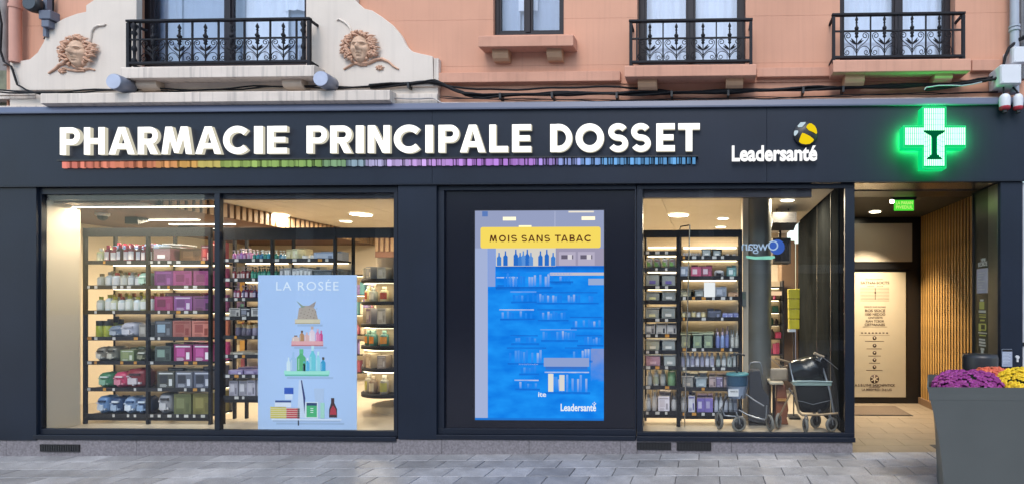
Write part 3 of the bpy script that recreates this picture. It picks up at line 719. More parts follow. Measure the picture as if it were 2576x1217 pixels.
def glyph(ch, w, h, s):
    """outlines (list of polygons, in drawing order) of a bold geometric capital"""
    rc = lambda x0, x1, z0, z1: [(x0, z0), (x1, z0), (x1, z1), (x0, z1)]
    if ch == 'I': return [rc(0, w, 0, h)]
    if ch == 'H': return [rc(0, s, 0, h), rc(w - s, w, 0, h), rc(s, w - s, h * .5 - s * .42, h * .5 + s * .42)]
    if ch == 'L': return [rc(0, s, 0, h), rc(s, w, 0, s * .9)]
    if ch == 'E': return [rc(0, s, 0, h), rc(s, w, 0, s * .86), rc(s, w, h - s * .86, h), rc(s, w * .93, h * .5 - s * .4, h * .5 + s * .4)]
    if ch == 'T': return [rc(0, w, h - s * .9, h), rc(w / 2 - s / 2, w / 2 + s / 2, 0, h - s * .9)]
    if ch in 'PR':
        hb = h * .64; r = hb / 2 - s * .43
        path = [(s, h - s * .43), (w - hb / 2, h - s * .43)] + arc(w - hb / 2, h - hb / 2, hb / 2 - s * .46, r, 90, -90, 16)[1:] + [(s, h - hb + s * .43)]
        o = [rc(0, s, 0, h), band(path, s * .86)]
        if ch == 'R': o.append([(w * .40, h * .40), (w * .40 + s * 1.0, h * .44), (w, 0), (w - s * 1.16, 0)])
        return o
    if ch == 'A':
        ap = s * .56; c = w / 2
        return [[(0, 0), (s * 1.05, 0), (c + .0, h * .80), (c, h), (c - ap, h)], [(w, 0), (w - s * 1.05, 0), (c, h * .80), (c, h), (c + ap, h)], rc(w * .27, w * .73, h * .20, h * .20 + s * .8)]
    if ch == 'B':
        o = [rc(0, s, 0, h)]
        for b0, b1, k in ((h * .47, h, .94), (0, h * .53, 1.0)):
            hb = b1 - b0; xw = w * k
            o.append(band([(s, b1 - s * .43), (xw - hb / 2, b1 - s * .43)] + arc(xw - hb / 2, b0 + hb / 2, hb / 2 - s * .46, hb / 2 - s * .43, 90, -90, 14)[1:] + [(s, b0 + s * .43)], s * .86))
        return o
    if ch == 'M':
        c = w / 2
        return [[(0, 0), (s * .95, 0), (w * .14 + s * 1.0, h), (w * .13, h)], [(w, 0), (w - s * .95, 0), (w * .86 - s * 1.0, h), (w * .87, h)],
                [(w * .14, h), (w * .14 + s * 1.05, h), (c, h * .38), (c, h * .04), (c - s * .35, h * .04)], [(w * .86, h), (w * .86 - s * 1.05, h), (c, h * .38), (c, h * .04), (c + s * .35, h * .04)]]
    if ch == 'N': return [rc(0, s, 0, h), rc(w - s, w, 0, h), [(s * .2, h), (s * 1.15, h), (w - s * .2, 0), (w - s * 1.15, 0)]]
    if ch == 'O': return [band(arc(w / 2, h / 2, w / 2 - s / 2, h / 2 - s / 2, 0, 360, 40), s)]
    if ch == 'C': return [band(arc(w * .54, h / 2, w * .54 - s / 2, h / 2 - s / 2, 42, 318, 30), s)]
    if ch == 'D':
        path = [(s, h - s * .43), (w - h * .5, h - s * .43)] + arc(w - h * .5, h / 2, h * .5 - s * .5, h / 2 - s * .43, 90, -90, 20)[1:] + [(s, s * .43)]
        return [rc(0, s, 0, h), band(path, s * .9)]
    if ch == 'S':
        r1 = h * .25; c = w / 2; t = s * .86
        path = arc(c, h - r1 - t * .25, w / 2 - t * .55, r1 - t * .25, 28, 180, 14) + arc(c, h - r1 - t * .25, w / 2 - t * .55, r1 - t * .25, 180, 262, 8)[1:] + arc(c, r1 + t * .25, w / 2 - t * .5, r1 - t * .25, 82, 0, 8) + arc(c, r1 + t * .25, w / 2 - t * .5, r1 - t * .25, 0, -152, 14)[1:]
        return [band(path, t)]
    return [rc(0, w, 0, h)]
for ch, a, c in lets:
    q = (a + c) / 2; x0, x1 = X(a, YL), X(c, YL); tp = 321.5 - (q - 150) * .0068; bt = 390 - (q - 150) * .0062
    if ch in 'COS': tp -= 1.2; bt += 1.2
    z1, z0 = Z(q, tp, YL), Z(q, bt, YL); w, h = x1 - x0, z1 - z0; s = .232 * .315
    o = MB()
    for i, poly in enumerate(glyph(ch, w, h, s)):
        o.prism([(x0 + p[0], z0 + p[1]) for p in poly], YL - .0015 * i, YF - .012 + .0015 * i, 0, 1)
    lt = o.build('letter', [M_LETTER, M_LSIDE], sg)
    ob = MB()                     # dark tray behind the letter
    for i, poly in enumerate(glyph(ch, w, h, s)):
        pass
# row of coloured light blocks under the name
lb = thing('light_bar', 'rainbow row of small lit blocks under the shop name', 'light')
YB = YF - .028
xb0, xb1 = X(155, YB), X(1753.5, YB); zt_, zb_ = Z(950, 402, YB), Z(950, 416.5, YB)
bx('housing', xb0 - .02, xb1 + .01, YB - .03, YF - .002, zt_ + .001, zt_ + .016, M_BLACK, lb)
hues = [(0, (215, 110, 95)), (.13, (205, 115, 80)), (.20, (205, 150, 70)), (.23, (185, 165, 80)), (.27, (135, 165, 75)), (.42, (115, 160, 80)), (.455, (110, 150, 160)), (.50, (170, 165, 215)), (.56, (190, 150, 225)), (.66, (165, 105, 205)), (.75, (165, 110, 210)), (.79, (140, 150, 220)), (.86, (85, 150, 215)), (1, (75, 150, 215))]
def hue(t):
    for (a, ca), (b_, cb_) in zip(hues, hues[1:]):
        if t <= b_: k = (t - a) / (b_ - a); return tuple(ca[i] + (cb_[i] - ca[i]) * k for i in range(3))
    return hues[-1][1]
seg = {}; xx = xb0; i = 0
rb = random.Random(5)
while xx < xb1 - .01:
    wide = i % 3 == 0; w = rb.uniform(.030, .046) if wide else rb.uniform(.008, .017)
    t = (xx - xb0) / (xb1 - xb0); tq = round(t * 30) / 30; c = tuple(v + (235 - v) * .16 for v in hue(tq)); ln = tuple(((v / 255) / 12.92 if v / 255 < .04 else ((v / 255 + .055) / 1.055) ** 2.4) for v in c)
    br = rb.choice((.9, 1.1, 1.3)) if wide else rb.choice((.4, .7, 1.0))
    m = glow('block_light_%02d_%d' % (round(tq * 30), int(br * 100)), ln, br * LIT)
    key = m.name
    if key not in seg: seg[key] = MB().box(0, 1, YB + .004, YF - .003, 0, 1).mesh('light_block', m)
    o = link('light_block', seg[key], lb, (xx, 0, zb_ - (.004 if wide else 0))); o.scale = (min(w, xb1 - xx), 1, zt_ - zb_ + (.004 if wide else 0) - .001)
    xx += w + rb.choice((.006, .012, .020)); i += 1
# partner logo
lg_ = thing('logo_sign', 'white lettered Leadersanté sign with a black and yellow ball emblem', 'sign')
M_WGLOW = glow('logo_white', (1, 1, 1), 1.15 * LIT); YO = YF - .03
word = 'Leadersanté'
text('lettering', word, X(1841, YO), X(2054.5, YO), Z(1948, 406.5, YO), Z(1948, 368, YO), YO, M_WGLOW, lg_, .022, .03, .98)
cx, cz = P(2026.5, 337, YO); r = 30 * S(2026, YO)
MB().lathe([(r * 1.0, .0), (r * .97, -.008), (r * .2, -.012), (.001, -.0125)], 32, (cx, YO + .0, cz), 0, 'y').build('ball', mat('black_ball', (.01, .01, .012), .4), lg_)
MB().lathe([(r, .0005), (r, .027)], 32, (cx, YO, cz), 0, 'y', cap=False).build('ball_rim', M_BLACK, lg_)
def ballpiece(name, pts, m): MB().prism([P(1803 + a * .275, 257.6 + c * .275, YO) for a, c in pts], YO - .0165, YO - .0135).build(name, m, lg_)
M_YEL = glow('emblem_yellow', srgb('#f2d21a'), 1.0 * LIT); M_ICE = glow('emblem_ice', srgb('#cfe3ee'), .9 * LIT)
ballpiece('yellow_segment', [(816, 235), (824, 215), (845, 199), (865, 200), (895, 222), (910, 250), (916, 285), (908, 296), (880, 278), (840, 262)], M_YEL)
ballpiece('yellow_segment', [(772, 300), (780, 286), (800, 290), (850, 315), (886, 345), (880, 362), (850, 385), (810, 390), (770, 382), (750, 365), (756, 340)], M_YEL)
ballpiece('pale_segment', [(738, 220), (765, 190), (812, 187), (808, 200), (795, 215), (776, 234), (742, 234)], M_ICE)
ballpiece('pale_segment', [(704, 285), (708, 268), (722, 263), (742, 265), (744, 280), (730, 300), (714, 314), (705, 306)], M_ICE)
# green pharmacy cross
cr = thing('pharmacy_cross', 'green lit pharmacy cross with a chalice on the fascia', 'cross sign')
YX = -.30
cxp = [(2324, 271), (2379, 271), (2379, 319), (2428, 319), (2428, 369), (2379, 369), (2379, 421), (2324, 421), (2324, 369), (2276, 369), (2276, 319), (2324, 319)]
M_CASE = mat('cross_case', (.0, .10, .045), .35, emit=(0, .60, .16), estr=1.1 * LIT)
grow = [(a + (3 if a in (2379, 2428) else -3), c + (3 if c in (369, 421) else -3)) for a, c in cxp]
MB().prism([P(a, c, YX) for a, c in grow], YX + .006, -.17).build('case', M_CASE, cr, None, .004)
MB().prism([P(a, c, YX) for a, c in cxp], YX + .001, YX + .0055).build('face_panel', glow('cross_face', (.0, .62, .15), 1.0 * LIT), cr)
for a, c, b_, d_ in ((2324, 2379, 273, 420), (2278, 2323, 321, 367), (2380, 2426, 321, 367)):  # lamps added behind the cross to make a green halo on the fascia
    l = bpy.data.lights.new('added_halo_light', 'AREA'); l.energy = 7; l.color = (.02, 1, .17); l.shape = 'RECTANGLE'; l.size = X(c, -.16) - X(a, -.16); l.size_y = Z(2350, b_, -.16) - Z(2350, d_, -.16)
    o = bpy.data.objects.new('added_halo_light', l); COL.objects.link(o); o.parent = cr; o.location = ((X(a, -.16) + X(c, -.16)) / 2, -.165, (Z(2350, b_, -.16) + Z(2350, d_, -.16)) / 2); o.rotation_euler = (R(90), 0, 0)
bx('mount', X(2350, YF) - .05, X(2350, YF) + .05, -.169, YF - .001, Z(2350, 360, YF), Z(2350, 330, YF), M_BLACK, cr)
M_LED = glow('cross_led', (.34, 1.0, .50), 3.3 * LIT)
px = 2277.5; seg_led = {}
rl = random.Random(2)
while px < 2426:
    t, bt = (273.5, 418.5) if 2325 <= px <= 2376 else (322, 366)
    runs = [(t, bt)]
    cut = None
    d = abs(px + 1.3 - 2350)
    if d < 27: cut = [(329.5, 334 if d > 16 else 340)]
    if d < 6: cut = [(329.5, 402)]
    elif d < 18 and cut: cut.append((391 if d < 12 else 396, 402))
    if cut:
        runs = []; y = t
        for a, c in cut: runs.append((y, a)); y = c
        runs.append((y, bt))
    for a, c in runs:
        n = max(1, int((c - a) / 12))
        for k in range(n):
            y0, y1 = a + (c - a) * k / n, a + (c - a) * (k + 1) / n - .9
            x0, x1 = X(px, YX), X(px + 2.7, YX); h = Z(px, y0, YX) - Z(px, y1, YX); key = round(h, 3)
            if key not in seg_led: seg_led[key] = MB().box(0, x1 - x0, YX - .004, YX + .0005, 0, h).mesh('led_strip', M_LED)
            link('led_strip', seg_led[key], cr, (x0, 0, Z(px, y1, YX)))
    px += 4.75
ch_ = [(2322, 329), (2378, 329), (2372, 336), (2360, 342), (2355, 349), (2355, 386), (2359, 392), (2369, 399), (2369, 402), (2331, 402), (2331, 399), (2341, 392), (2345, 386), (2345, 349), (2340, 342), (2328, 336)]
MB().prism([P(a, c, YX) for a, c in ch_], YX - .008, YX + .0006).build('chalice', glow('chalice_green', (.0, .14, .05), .8 * LIT), cr)

# ------------------------------------------------------------------ advertising screen
sc = thing('display_screen', 'bright blue lit advertising screen with a yellow banner', 'screen')
YS = .008
def em(h, s=.95): return glow('screen_' + h.lstrip('#') + ('' if s == .95 else str(int(s * 100))), h, s * LIT)
def em2(h):         # picture detail that fades out into the blue of the picture
    key = 'screen_fade_' + h.lstrip('#')
    if key in MATS: return MATS[key]
    m = glow(key, h, 1.05 * LIT); nt = m.node_tree; e = [n for n in nt.nodes if n.type == 'EMISSION'][0]
    tc = nt.nodes.new('ShaderNodeTexCoord'); sx = nt.nodes.new('ShaderNodeSeparateXYZ'); nz = nt.nodes.new('ShaderNodeTexNoise'); nz.inputs['Scale'].default_value = 9; nz.inputs['Detail'].default_value = 4
    nt.links.new(tc.outputs['Generated'], sx.inputs[0]); nt.links.new(tc.outputs['Object'], nz.inputs['Vector'])
    ma = nt.nodes.new('ShaderNodeMath'); ma.operation = 'MULTIPLY_ADD'; ma.inputs[1].default_value = .9; nt.links.new(sx.outputs[2], ma.inputs[0]); nt.links.new(nz.outputs[0], ma.inputs[2])
    mr = nt.nodes.new('ShaderNodeMapRange'); mr.inputs[1].default_value = .45; mr.inputs[2].default_value = 1.35; nt.links.new(ma.outputs[0], mr.inputs[0])
    mx = nt.nodes.new('ShaderNodeMix'); mx.data_type = 'RGBA'; mx.inputs[6].default_value = (*srgb('#1682ea'), 1); mx.inputs[7].default_value = (*srgb(h), 1)
    nt.links.new(mr.outputs[0], mx.inputs[0]); nt.links.new(mx.outputs[2], e.inputs[0]); return m
FADE = ('printed_shelf', 'printed_shelf_lip', 'printed_block')
def sp(name, a, t, c, d, h, lvl=1, s=.95): return pbox(name, a, t, c, d, YS - .0006 * lvl, YS, em2(h) if name in FADE or (name == 'printed_bottle' and lvl == 3) else em(h, s), sc)
mp_ = glow('screen_blue', '#1c86e0', 1.08 * LIT)
nt = mp_.node_tree; e = [n for n in nt.nodes if n.type == 'EMISSION'][0]
tc = nt.nodes.new('ShaderNodeTexCoord'); mpp = nt.nodes.new('ShaderNodeMapping'); mpp.inputs['Scale'].default_value = (2.2, 1, 5); nz = nt.nodes.new('ShaderNodeTexNoise'); nz.inputs['Scale'].default_value = 1.5; nz.inputs['Detail'].default_value = 5
rp = nt.nodes.new('ShaderNodeValToRGB'); rp.color_ramp.elements[0].position = .32; rp.color_ramp.elements[1].position = .68
rp.color_ramp.elements[0].color = (*srgb('#0f74dc'), 1); rp.color_ramp.elements[1].color = (*srgb('#1e93f2'), 1)
nt.links.new(tc.outputs['Object'], mpp.inputs[0]); nt.links.new(mpp.outputs[0], nz.inputs['Vector']); nt.links.new(nz.outputs[0], rp.inputs[0]); nt.links.new(rp.outputs[0], e.inputs[0])
bx('bezel', X(1193, YS), X(1521, YS), YS + .001, .0118, Z(1357, 1058, YS), Z(1357, 528, YS), M_BLACK, sc)
pbox('picture', 1195, 530, 1519, 1056, YS, YS + .001, mp_, sc)
sp('printed_ceiling', 1195, 530, 1519, 624, '#9aa4c6'); sp('printed_column', 1195, 624, 1227, 1050, '#a9b7dc'); sp('printed_column', 1227.5, 624, 1246, 720, '#8fa6dd')
sp('printed_ceiling_line', 1395, 531, 1397, 574, '#b4bbd8', 2); sp('printed_lamp', 1265, 546, 1298, 555, '#fff3d0', 2, 1.2); sp('printed_lamp', 1463, 545, 1497, 554, '#fff3d0', 2, 1.2); sp('printed_lamp', 1305, 567, 1337, 573, '#fff3c0', 2, 1.2)
sp('printed_lamp', 1430, 531, 1494, 535, '#f4ecda', 2); sp('printed_camera', 1213, 532, 1227, 545, '#5d7fc0', 2)
# banner
za, zb3 = Z(1360, 571, YS), Z(1360, 624, YS); xa, xb_ = X(1209, YS), X(1511, YS); rr_ = .025
MB().prism([(xa + rr_ + rr_ * math.cos(t), zb3 + rr_ + rr_ * math.sin(t)) for t in [R(180 + 15 * i) for i in range(7)]] + [(xb_ - rr_ + rr_ * math.cos(t), zb3 + rr_ + rr_ * math.sin(t)) for t in [R(270 + 15 * i) for i in range(7)]] + [(xb_ - rr_ + rr_ * math.cos(t), za - rr_ + rr_ * math.sin(t)) for t in [R(15 * i) for i in range(7)]] + [(xa + rr_ + rr_ * math.cos(t), za - rr_ + rr_ * math.sin(t)) for t in [R(90 + 15 * i) for i in range(7)]], YS - .003, YS - .0019).build('banner', glow('banner_yellow', '#f7db62', 1.0 * LIT), sc)
for ch, a, c in (('M', 1232, 1250.5), ('O', 1255.5, 1273), ('I', 1278, 1281.5), ('S', 1286, 1301), ('S', 1312, 1326), ('A', 1329, 1346), ('N', 1350, 1365.5), ('S', 1369.5, 1384), ('T', 1396, 1411), ('A', 1411.5, 1429), ('B', 1433, 1446.5), ('A', 1449, 1467), ('C', 1470, 1488)):
    x0, x1 = X(a, YS), X(c, YS); z0, z1 = Z(1361, 608, YS), Z(1361, 591, YS); o = MB()
    for i, poly in enumerate(glyph(ch, x1 - x0, z1 - z0, .0155)): o.prism([(x0 + p[0], z0 + p[1]) for p in poly], YS - .0036 - .0002 * i, YS - .0031)
    o.build('banner_letter', em('#5a2c1c'), sc)
# printed shelves under the banner
sp('printed_wall', 1247, 624, 1398, 670, '#d9d6cf', 2); sp('printed_wall', 1398.5, 624, 1519, 668, '#a29cb5', 2)
def pb_(a, base, w, h, c, lvl=3):
    YY = YS - .0006 * lvl; q = a + w / 2; x0, x1, z0, z1 = X(a, YY), X(a + w, YY), Z(q, base, YY), Z(q, base - h, YY); dx, dz = x1 - x0, z1 - z0
    MB().prism([(x0, z0), (x1, z0), (x1, z0 + dz * .62), (x0 + dx * .68, z0 + dz * .74), (x0 + dx * .64, z1), (x0 + dx * .36, z1), (x0 + dx * .32, z0 + dz * .74), (x0, z0 + dz * .62)], YY, YY + .0006).build('printed_bottle', em(c), sc)
rs = random.Random(3)
for i, a in enumerate((1250, 1266, 1292, 1303, 1311, 1321, 1330, 1354, 1370, 1386)): pb_(a, 668, 11, 33 + (i % 3) * 4, rs.choice(('#3f83d6', '#5f97de', '#2a70cc')))
for a in (1406, 1454):
    sp('printed_box', a, 633, a + 42, 667, '#b9b2c9', 3); sp('printed_eye', a + 6, 641, a + 36, 651, '#6a6478', 4); sp('printed_eye', a + 22, 640, a + 33, 652, '#ded9e0', 5)
for a, t, c, d in ((1247, 669, 1519, 683), (1247, 721, 1385, 731), (1386, 707, 1436, 716)): sp('printed_shelf', a, t, c, d, '#145fbe', 3)
for a, t, c, d in ((1268, 684, 1384, 720), (1290, 736, 1346, 757), (1386, 690, 1436, 706), (1357, 781, 1424, 803), (1365, 831, 1448, 854), (1281, 877, 1371, 912), (1427, 877, 1485, 905), (1310, 918, 1350, 938), (1376, 938, 1479, 985), (1350, 738, 1500, 760), (1262, 781, 1340, 800), (1440, 800, 1512, 822), (1290, 846, 1350, 862), (1255, 700, 1300, 716), (1300, 958, 1352, 976), (1456, 846, 1512, 866)):
    n = int((c - a) / 6.5)
    for k in range(n):
        x = a + (c - a) * k / n; cc = rs.choice(('#7fa6e6', '#4f93ea', '#3388ea', '#9db4e0', '#1f7ce4', '#5a98e6', '#2a80e6'))
        if rs.random() < .78: sp('printed_bottle', x, t + rs.uniform(0, (d - t) * .35), x + 5.2, d, cc, 3)
    sp('printed_shelf_lip', a - 6, t - 4, c + 3, t - .5, rs.choice(('#c9d0e2', '#7fa8e8', '#1a63c4')), 2)
    sp('printed_shelf', a - 4, d + .5, c + 6, d + 6, '#1665c8', 2)
sp('printed_block', 1486, 876, 1519, 958, '#7c92cc', 2); sp('printed_box', 1368, 899, 1482, 921, '#93a6d6', 4); sp('printed_shelf', 1372, 921.5, 1478, 932, '#3a6cc0', 4)
sp('printed_box', 1384, 684.5, 1519, 692, '#c9c6cf', 2); sp('printed_box', 1480, 700, 1519, 716, '#9cb0d8', 2)
sp('printed_bottle', 1379, 939, 1392, 984, '#e6e4da', 4); sp('printed_bottle', 1407, 942, 1420, 982, '#dcdcd8', 4); sp('printed_edge', 1195, 1050.5, 1519, 1056, '#1f78d8', 2)
text('printed_lettering', 'ite', X(1354, YS), X(1374, YS), Z(1360, 997, YS), Z(1360, 985, YS), YS - .0022, em('#e8f0fa'), sc, .02, .001)
text('printed_lettering', 'Leadersanté', X(1410.6, YS), X(1499.5, YS), Z(1455, 1033, YS), Z(1455, 1014.5, YS), YS - .0022, em('#eef5fc'), sc, .022, .001)
for a, c in ((1490, 1013), (1494, 1010), (1497, 1013), (1493, 1016)): sp('printed_dot', a, c, a + 2.4, c + 2.4, '#eef5fc', 4)
# ------------------------------------------------------------------ shop interior
ZF, ZC = .185, 3.03
M_FLOOR = mat('interior_floor', (.42, .36, .28), .35, var=.08, scale=3)
M_CREAMW = mat('cream_wall', (.62, .54, .42), .75, var=.03, scale=1)
M_CEIL = mat('ceiling_tile', (.62, .58, .52), .8, var=.03, scale=2)
M_WOODC = mat('wood_ceiling', (.13, .06, .038), .55, var=.18, scale=2.2)
M_WOOD = mat('oak_slat', (.54, .30, .085), .5, var=.14, scale=7)
M_WOOD2 = mat('pale_ceiling_slat', (.30, .20, .12), .6, var=.12, scale=7)
M_DKWOOD = mat('dark_backing', (.05, .03, .018), .7)
XI0, XI1 = -9.2, X(2123, .08) + .03
tag(bx('shop_floor', XI0, XI1, .032, 4.6, ZF - .12, ZF, M_FLOOR), kind='structure')
sb_ = bx('shop_back_wall', XI0, XI1, 4.6, 4.75, ZF - .12, ZC + .15, M_CREAMW); tag(sb_, kind='structure')
tag(bx('shop_side_wall', XI0 - .15, XI0 - .001, .032, 4.75, ZF - .12, ZC + .15, M_CREAMW), kind='structure')
xj = X(118, .036); tag(bx('shop_return_wall', xj - .35, xj, .0345, .37, ZF + .001, ZC - .001, M_CREAMW), kind='structure')
tag(bx('shop_front_wall', XI0, xj - .352, .0345, .2, ZF, ZC, M_CREAMW), kind='structure')
XB = -6.62                                     # where the low timber ceiling ends
ce = bx('shop_ceiling', XI0, XI1, .021, 4.6, ZC + .02, ZC + .16, M_CEIL); tag(ce, kind='structure')
pnl = MB().box(0, .594, 0, .594, ZC + .004, ZC + .0195).mesh('ceiling_tile', M_CEIL)
i = 0
xx = XB + .02
while xx < XI1 - .6:
    yy = .42
    while yy < 4.3: link('ceiling_tile', pnl, ce, (xx, yy, 0)); yy += .6
    xx += .6
tag(bx('timber_ceiling', XI0, XB, .10, 4.59, ZC - .19, ZC + .019, M_WOODC), kind='structure')
sl = thing('slatted_bulkhead', 'oak slatted edge of the low timber ceiling', 'bulkhead')
bx('backing', XB + .001, XB + .02, .30, 4.58, ZC - .19, ZC - .002, M_DKWOOD, sl)
slm = MB().box(XB + .0205, XB + .05, 0, .06, ZC - .192, ZC - .003).mesh('slat', M_WOOD2)
for k in range(42): link('slat', slm, sl, (0, .32 + k * .1, 0))
s2 = thing('slatted_bulkhead', 'lower oak slatted bulkhead at the back of the shop', 'bulkhead')
bx('backing', -6.3, -4.6, 4.02, 4.3, 2.55, 2.93, M_WOODC, s2)
slm2 = MB().box(0, .06, 3.985, 4.019, 2.66, 2.92).mesh('slat', M_WOOD2)
for k in range(17): link('slat', slm2, s2, (-6.28 + k * .1, 0, 0))
# front bulkhead over the glass: a dark upstand with a light strip in the left window
zh1 = Z(550, 505, .12)
tag(bx('window_bulkhead', X(100, .075), X(1010, .075), .0345, .099, zh1, ZC + .018, mat('bulkhead_dark', (.035, .03, .04), .5)), kind='structure')
tag(bx('window_bulkhead', X(1600, .075), X(2040, .075), .0345, .099, Z(1800, 497, .0345), ZC + .018, mat('bulkhead_dark', (.05, .045, .05))), kind='structure')
# wall behind the screen bay
tag(bx('screen_back_wall', X(1000, .075), X(1617, .075), .0345, .12, ZF, ZC, M_CREAMW), kind='structure')

def lamp_light(name, loc, power, color, size, parent, direction=(0, 0, -1), shape='DISK', spread=None, sy=None):
    l = bpy.data.lights.new(name, 'AREA'); l.energy = power; l.color = color; l.shape = shape; l.size = size
    if sy: l.size_y = sy
    if spread: l.spread = spread
    o = bpy.data.objects.new(name, l); COL.objects.link(o); o.parent = parent; o.location = loc
    o.rotation_euler = Vector(direction).to_track_quat('-Z', 'Y').to_euler(); return o
WARM = (1.0, .83, .60)
M_LAMP = glow('lamp_glow', (1.0, .88, .62), 14); M_LAMP2 = glow('lamp_glow_soft', (1.0, .90, .68), 4)
def downlight(px, py, label, power, zc=ZC + .003, r=.09, m=M_LAMP, Y=None, spread=None):
    Y = (zc - 1.65) * F / (PY - py) - 6 if Y is None else Y
    x = X(px, Y); t = thing('ceiling_light', label, 'ceiling light', (x, Y, zc), 'round ceiling lights in the shop')
    MB().lathe([(r, -.012), (r + .018, -.010), (r + .02, -.001)], 20, (0, 0, 0), cap=False).build('rim', M_WHITEP, t)
    MB().lathe([(.0005, -.0115), (r - .001, -.0115)], 20, cap=False).build('diffuser', m, t)
    lamp_light('lamp', (0, 0, -.02), power, WARM, r * 1.6, t, spread=spread); return t
LP = 44
downlight(697, 535, 'bright round ceiling light left of centre in the left window', LP, r=.15)
downlight(908, 535, 'bright round ceiling light near the right end of the left window', LP, r=.15)
downlight(870, 552, 'dimmer oval ceiling light behind the two bright ones, left window', LP * .7, m=M_LAMP2)
downlight(1707, 540, 'brightest round ceiling light above the tall shelves, right window', LP, r=.15)
downlight(1819, 549, 'front of two small ceiling lights behind the bright one', LP * .7, m=M_LAMP2)
downlight(1813, 570, 'rear of two small ceiling lights behind the bright one', LP * .7, m=M_LAMP2)
downlight(1981, 504, 'ceiling light right of the round column by the glass', LP * .5, m=M_LAMP2)
# light fittings on the timber ceiling
def strip(a, c, py, zc, label, power, Y=None, d=.03):
    Y = (zc - 1.65) * F / (PY - py) - 6 if Y is None else Y
    x0, x1 = X(a, Y), X(c, Y); t = thing('strip_light', label, 'strip light', ((x0 + x1) / 2, Y, zc), 'linear lights on the timber ceiling'); L = (x1 - x0) / 2
    bx('housing', -L, L, -d, d, -.012, -.001, M_WHITEP, t); bx('diffuser', -L + .004, L - .004, -d + .004, d - .004, -.018, -.0125, M_LAMP2, t)
    lamp_light('lamp', (0, 0, -.03), power, WARM, 2 * L, t, shape='RECTANGLE', sy=.04); return t
ZW = ZC - .19
strip(183, 548, 514, ZW, 'long white strip light along the top of the left window', 11, Y=.30, d=.018)
strip(354, 500, 545, ZW, 'short yellow strip light on the timber ceiling, nearest the glass', 8); strip(428, 590, 557, ZW, 'middle yellow strip light on the timber ceiling', 8); strip(473, 655, 569.5, ZW, 'farthest yellow strip light on the timber ceiling', 8)
cam_ = thing('dome_camera', 'white dome security camera on the timber ceiling', 'camera'); Y = .8
xx = X(258, Y); MB().lathe([(.07, -.001), (.07, -.03), (.055, -.04)], 16, (xx, Y, ZW)).build('base', M_WHITEP, cam_); MB().lathe([(.052, -.04), (.045, -.075), (.02, -.095), (.001, -.1)], 16, (xx, Y, ZW)).build('dome', M_BLACK, cam_)
for px, Y, lab in ((330, 1.1, 'small black angled speaker near the dome camera'), (462, 1.9, 'small black angled speaker further back on the timber ceiling')):
    xx = X(px, Y); k = thing('ceiling_speaker', lab, 'speaker'); MB().profile([(Y, ZW - .001), (Y + .16, ZW - .001), (Y + .16, ZW - .03), (Y + .02, ZW - .10), (Y, ZW - .09)], xx - .09, xx + .09).build('cabinet', M_BLACK, k); bx('grille', xx - .075, xx + .075, Y - .006, Y - .001, ZW - .085, ZW - .012, mat('speaker_grille', (.03, .03, .032), .8), k)

# ------------------------------------------------------------------ shelving
M_STEEL = mat('black_shelf_metal', (.014, .014, .017), .6, spec=.2, var=.1)
M_BACK = mat('shelf_back_panel', (.50, .41, .30), .6, var=.04)
M_STRIP = glow('shelf_strip', (1.0, .82, .54), 2.7)
prr = random.Random(77)
class Unit: pass
def shelving(label, edges, levels, top, Yf, depth, band_h, legpx=1073, light=True, backs=None):
    u = Unit(); u.Yf = Yf; u.d = depth; u.t = thing('shelving_unit', label, 'shelves', (0, 0, 0))
    q0 = (edges[0] + edges[-1]) / 2; u.x = [X(e, Yf) for e in edges]; zt = Z(q0, top, Yf); zb = ZF
    u.z = [Z(q0, l, Yf) + .012 for l in levels]; u.edges = edges
    for e, x in zip(edges, u.x):
        bx('post', x - .016, x + .016, Yf - .008, Yf + .026, zb, zt, M_STEEL, u.t, .003)
        bx('rear_post', x - .014, x + .014, Yf + depth - .03, Yf + depth, zb, zt, M_STEEL, u.t)
    bx('top_band', u.x[0] - .016, u.x[-1] + .016, Yf - .009, Yf - .0085 + .012, zt - band_h, zt, M_STEEL, u.t)
    bx('top_rail', u.x[0] - .016, u.x[-1] + .016, Yf + depth - .03, Yf + depth - .002, zt + .001, zt + .03, M_STEEL, u.t)
    for i in range(len(edges) - 1):
        a, c = u.x[i] + .0165, u.x[i + 1] - .0165
        for j, z in enumerate(u.z):
            if backs and (i, j) in backs: continue
            bx('shelf_board', a, c, Yf + .002, Yf + depth - .032, z - .022, z, M_STEEL, u.t)
            bx('price_rail', a, c, Yf - .008, Yf + .0015, z - .034, z + .014, mat('price_rail', (.02, .02, .024), .5, spec=.3), u.t)
            if light and j < len(u.z): bx('light_strip', a + .02, c - .02, Yf + depth - .075, Yf + depth - .055, z - .032, z - .0225, M_STRIP, u.t)
        tg_ = MB(); xt = a + .03
        while xt < c - .06:
            for z in u.z:
                if prr.random() < .62: tg_.box(xt, xt + prr.choice((.028, .036, .05)), Yf - .0105, Yf - .0082, z - .026, z + .008, 0 if prr.random() < .8 else 1)
            xt += prr.uniform(.08, .13)
        o = tg_.build('price_tag', [mat('tag_paper', (.55, .54, .52), .6), mat('tag_orange', (.55, .25, .04), .6)], u.t); o['kind'] = 'stuff'
        bx('back_panel', a, c, Yf + depth - .03, Yf + depth - .018, u.z[-1] - .02, u.z[0] - .03 if light else u.z[0], M_BACK, u.t)
        bx('cross_bar', a, c, Yf + .002, Yf + .02, u.z[-1] - .07, u.z[-1] - .028, M_STEEL, u.t)
    return u
LV = (660, 722, 785, 851, 912, 979, 1045)
UA = shelving('black shelving with two full bays behind the left half of the left window', [213, 371, 528], LV, 573, .42, .36, .11)
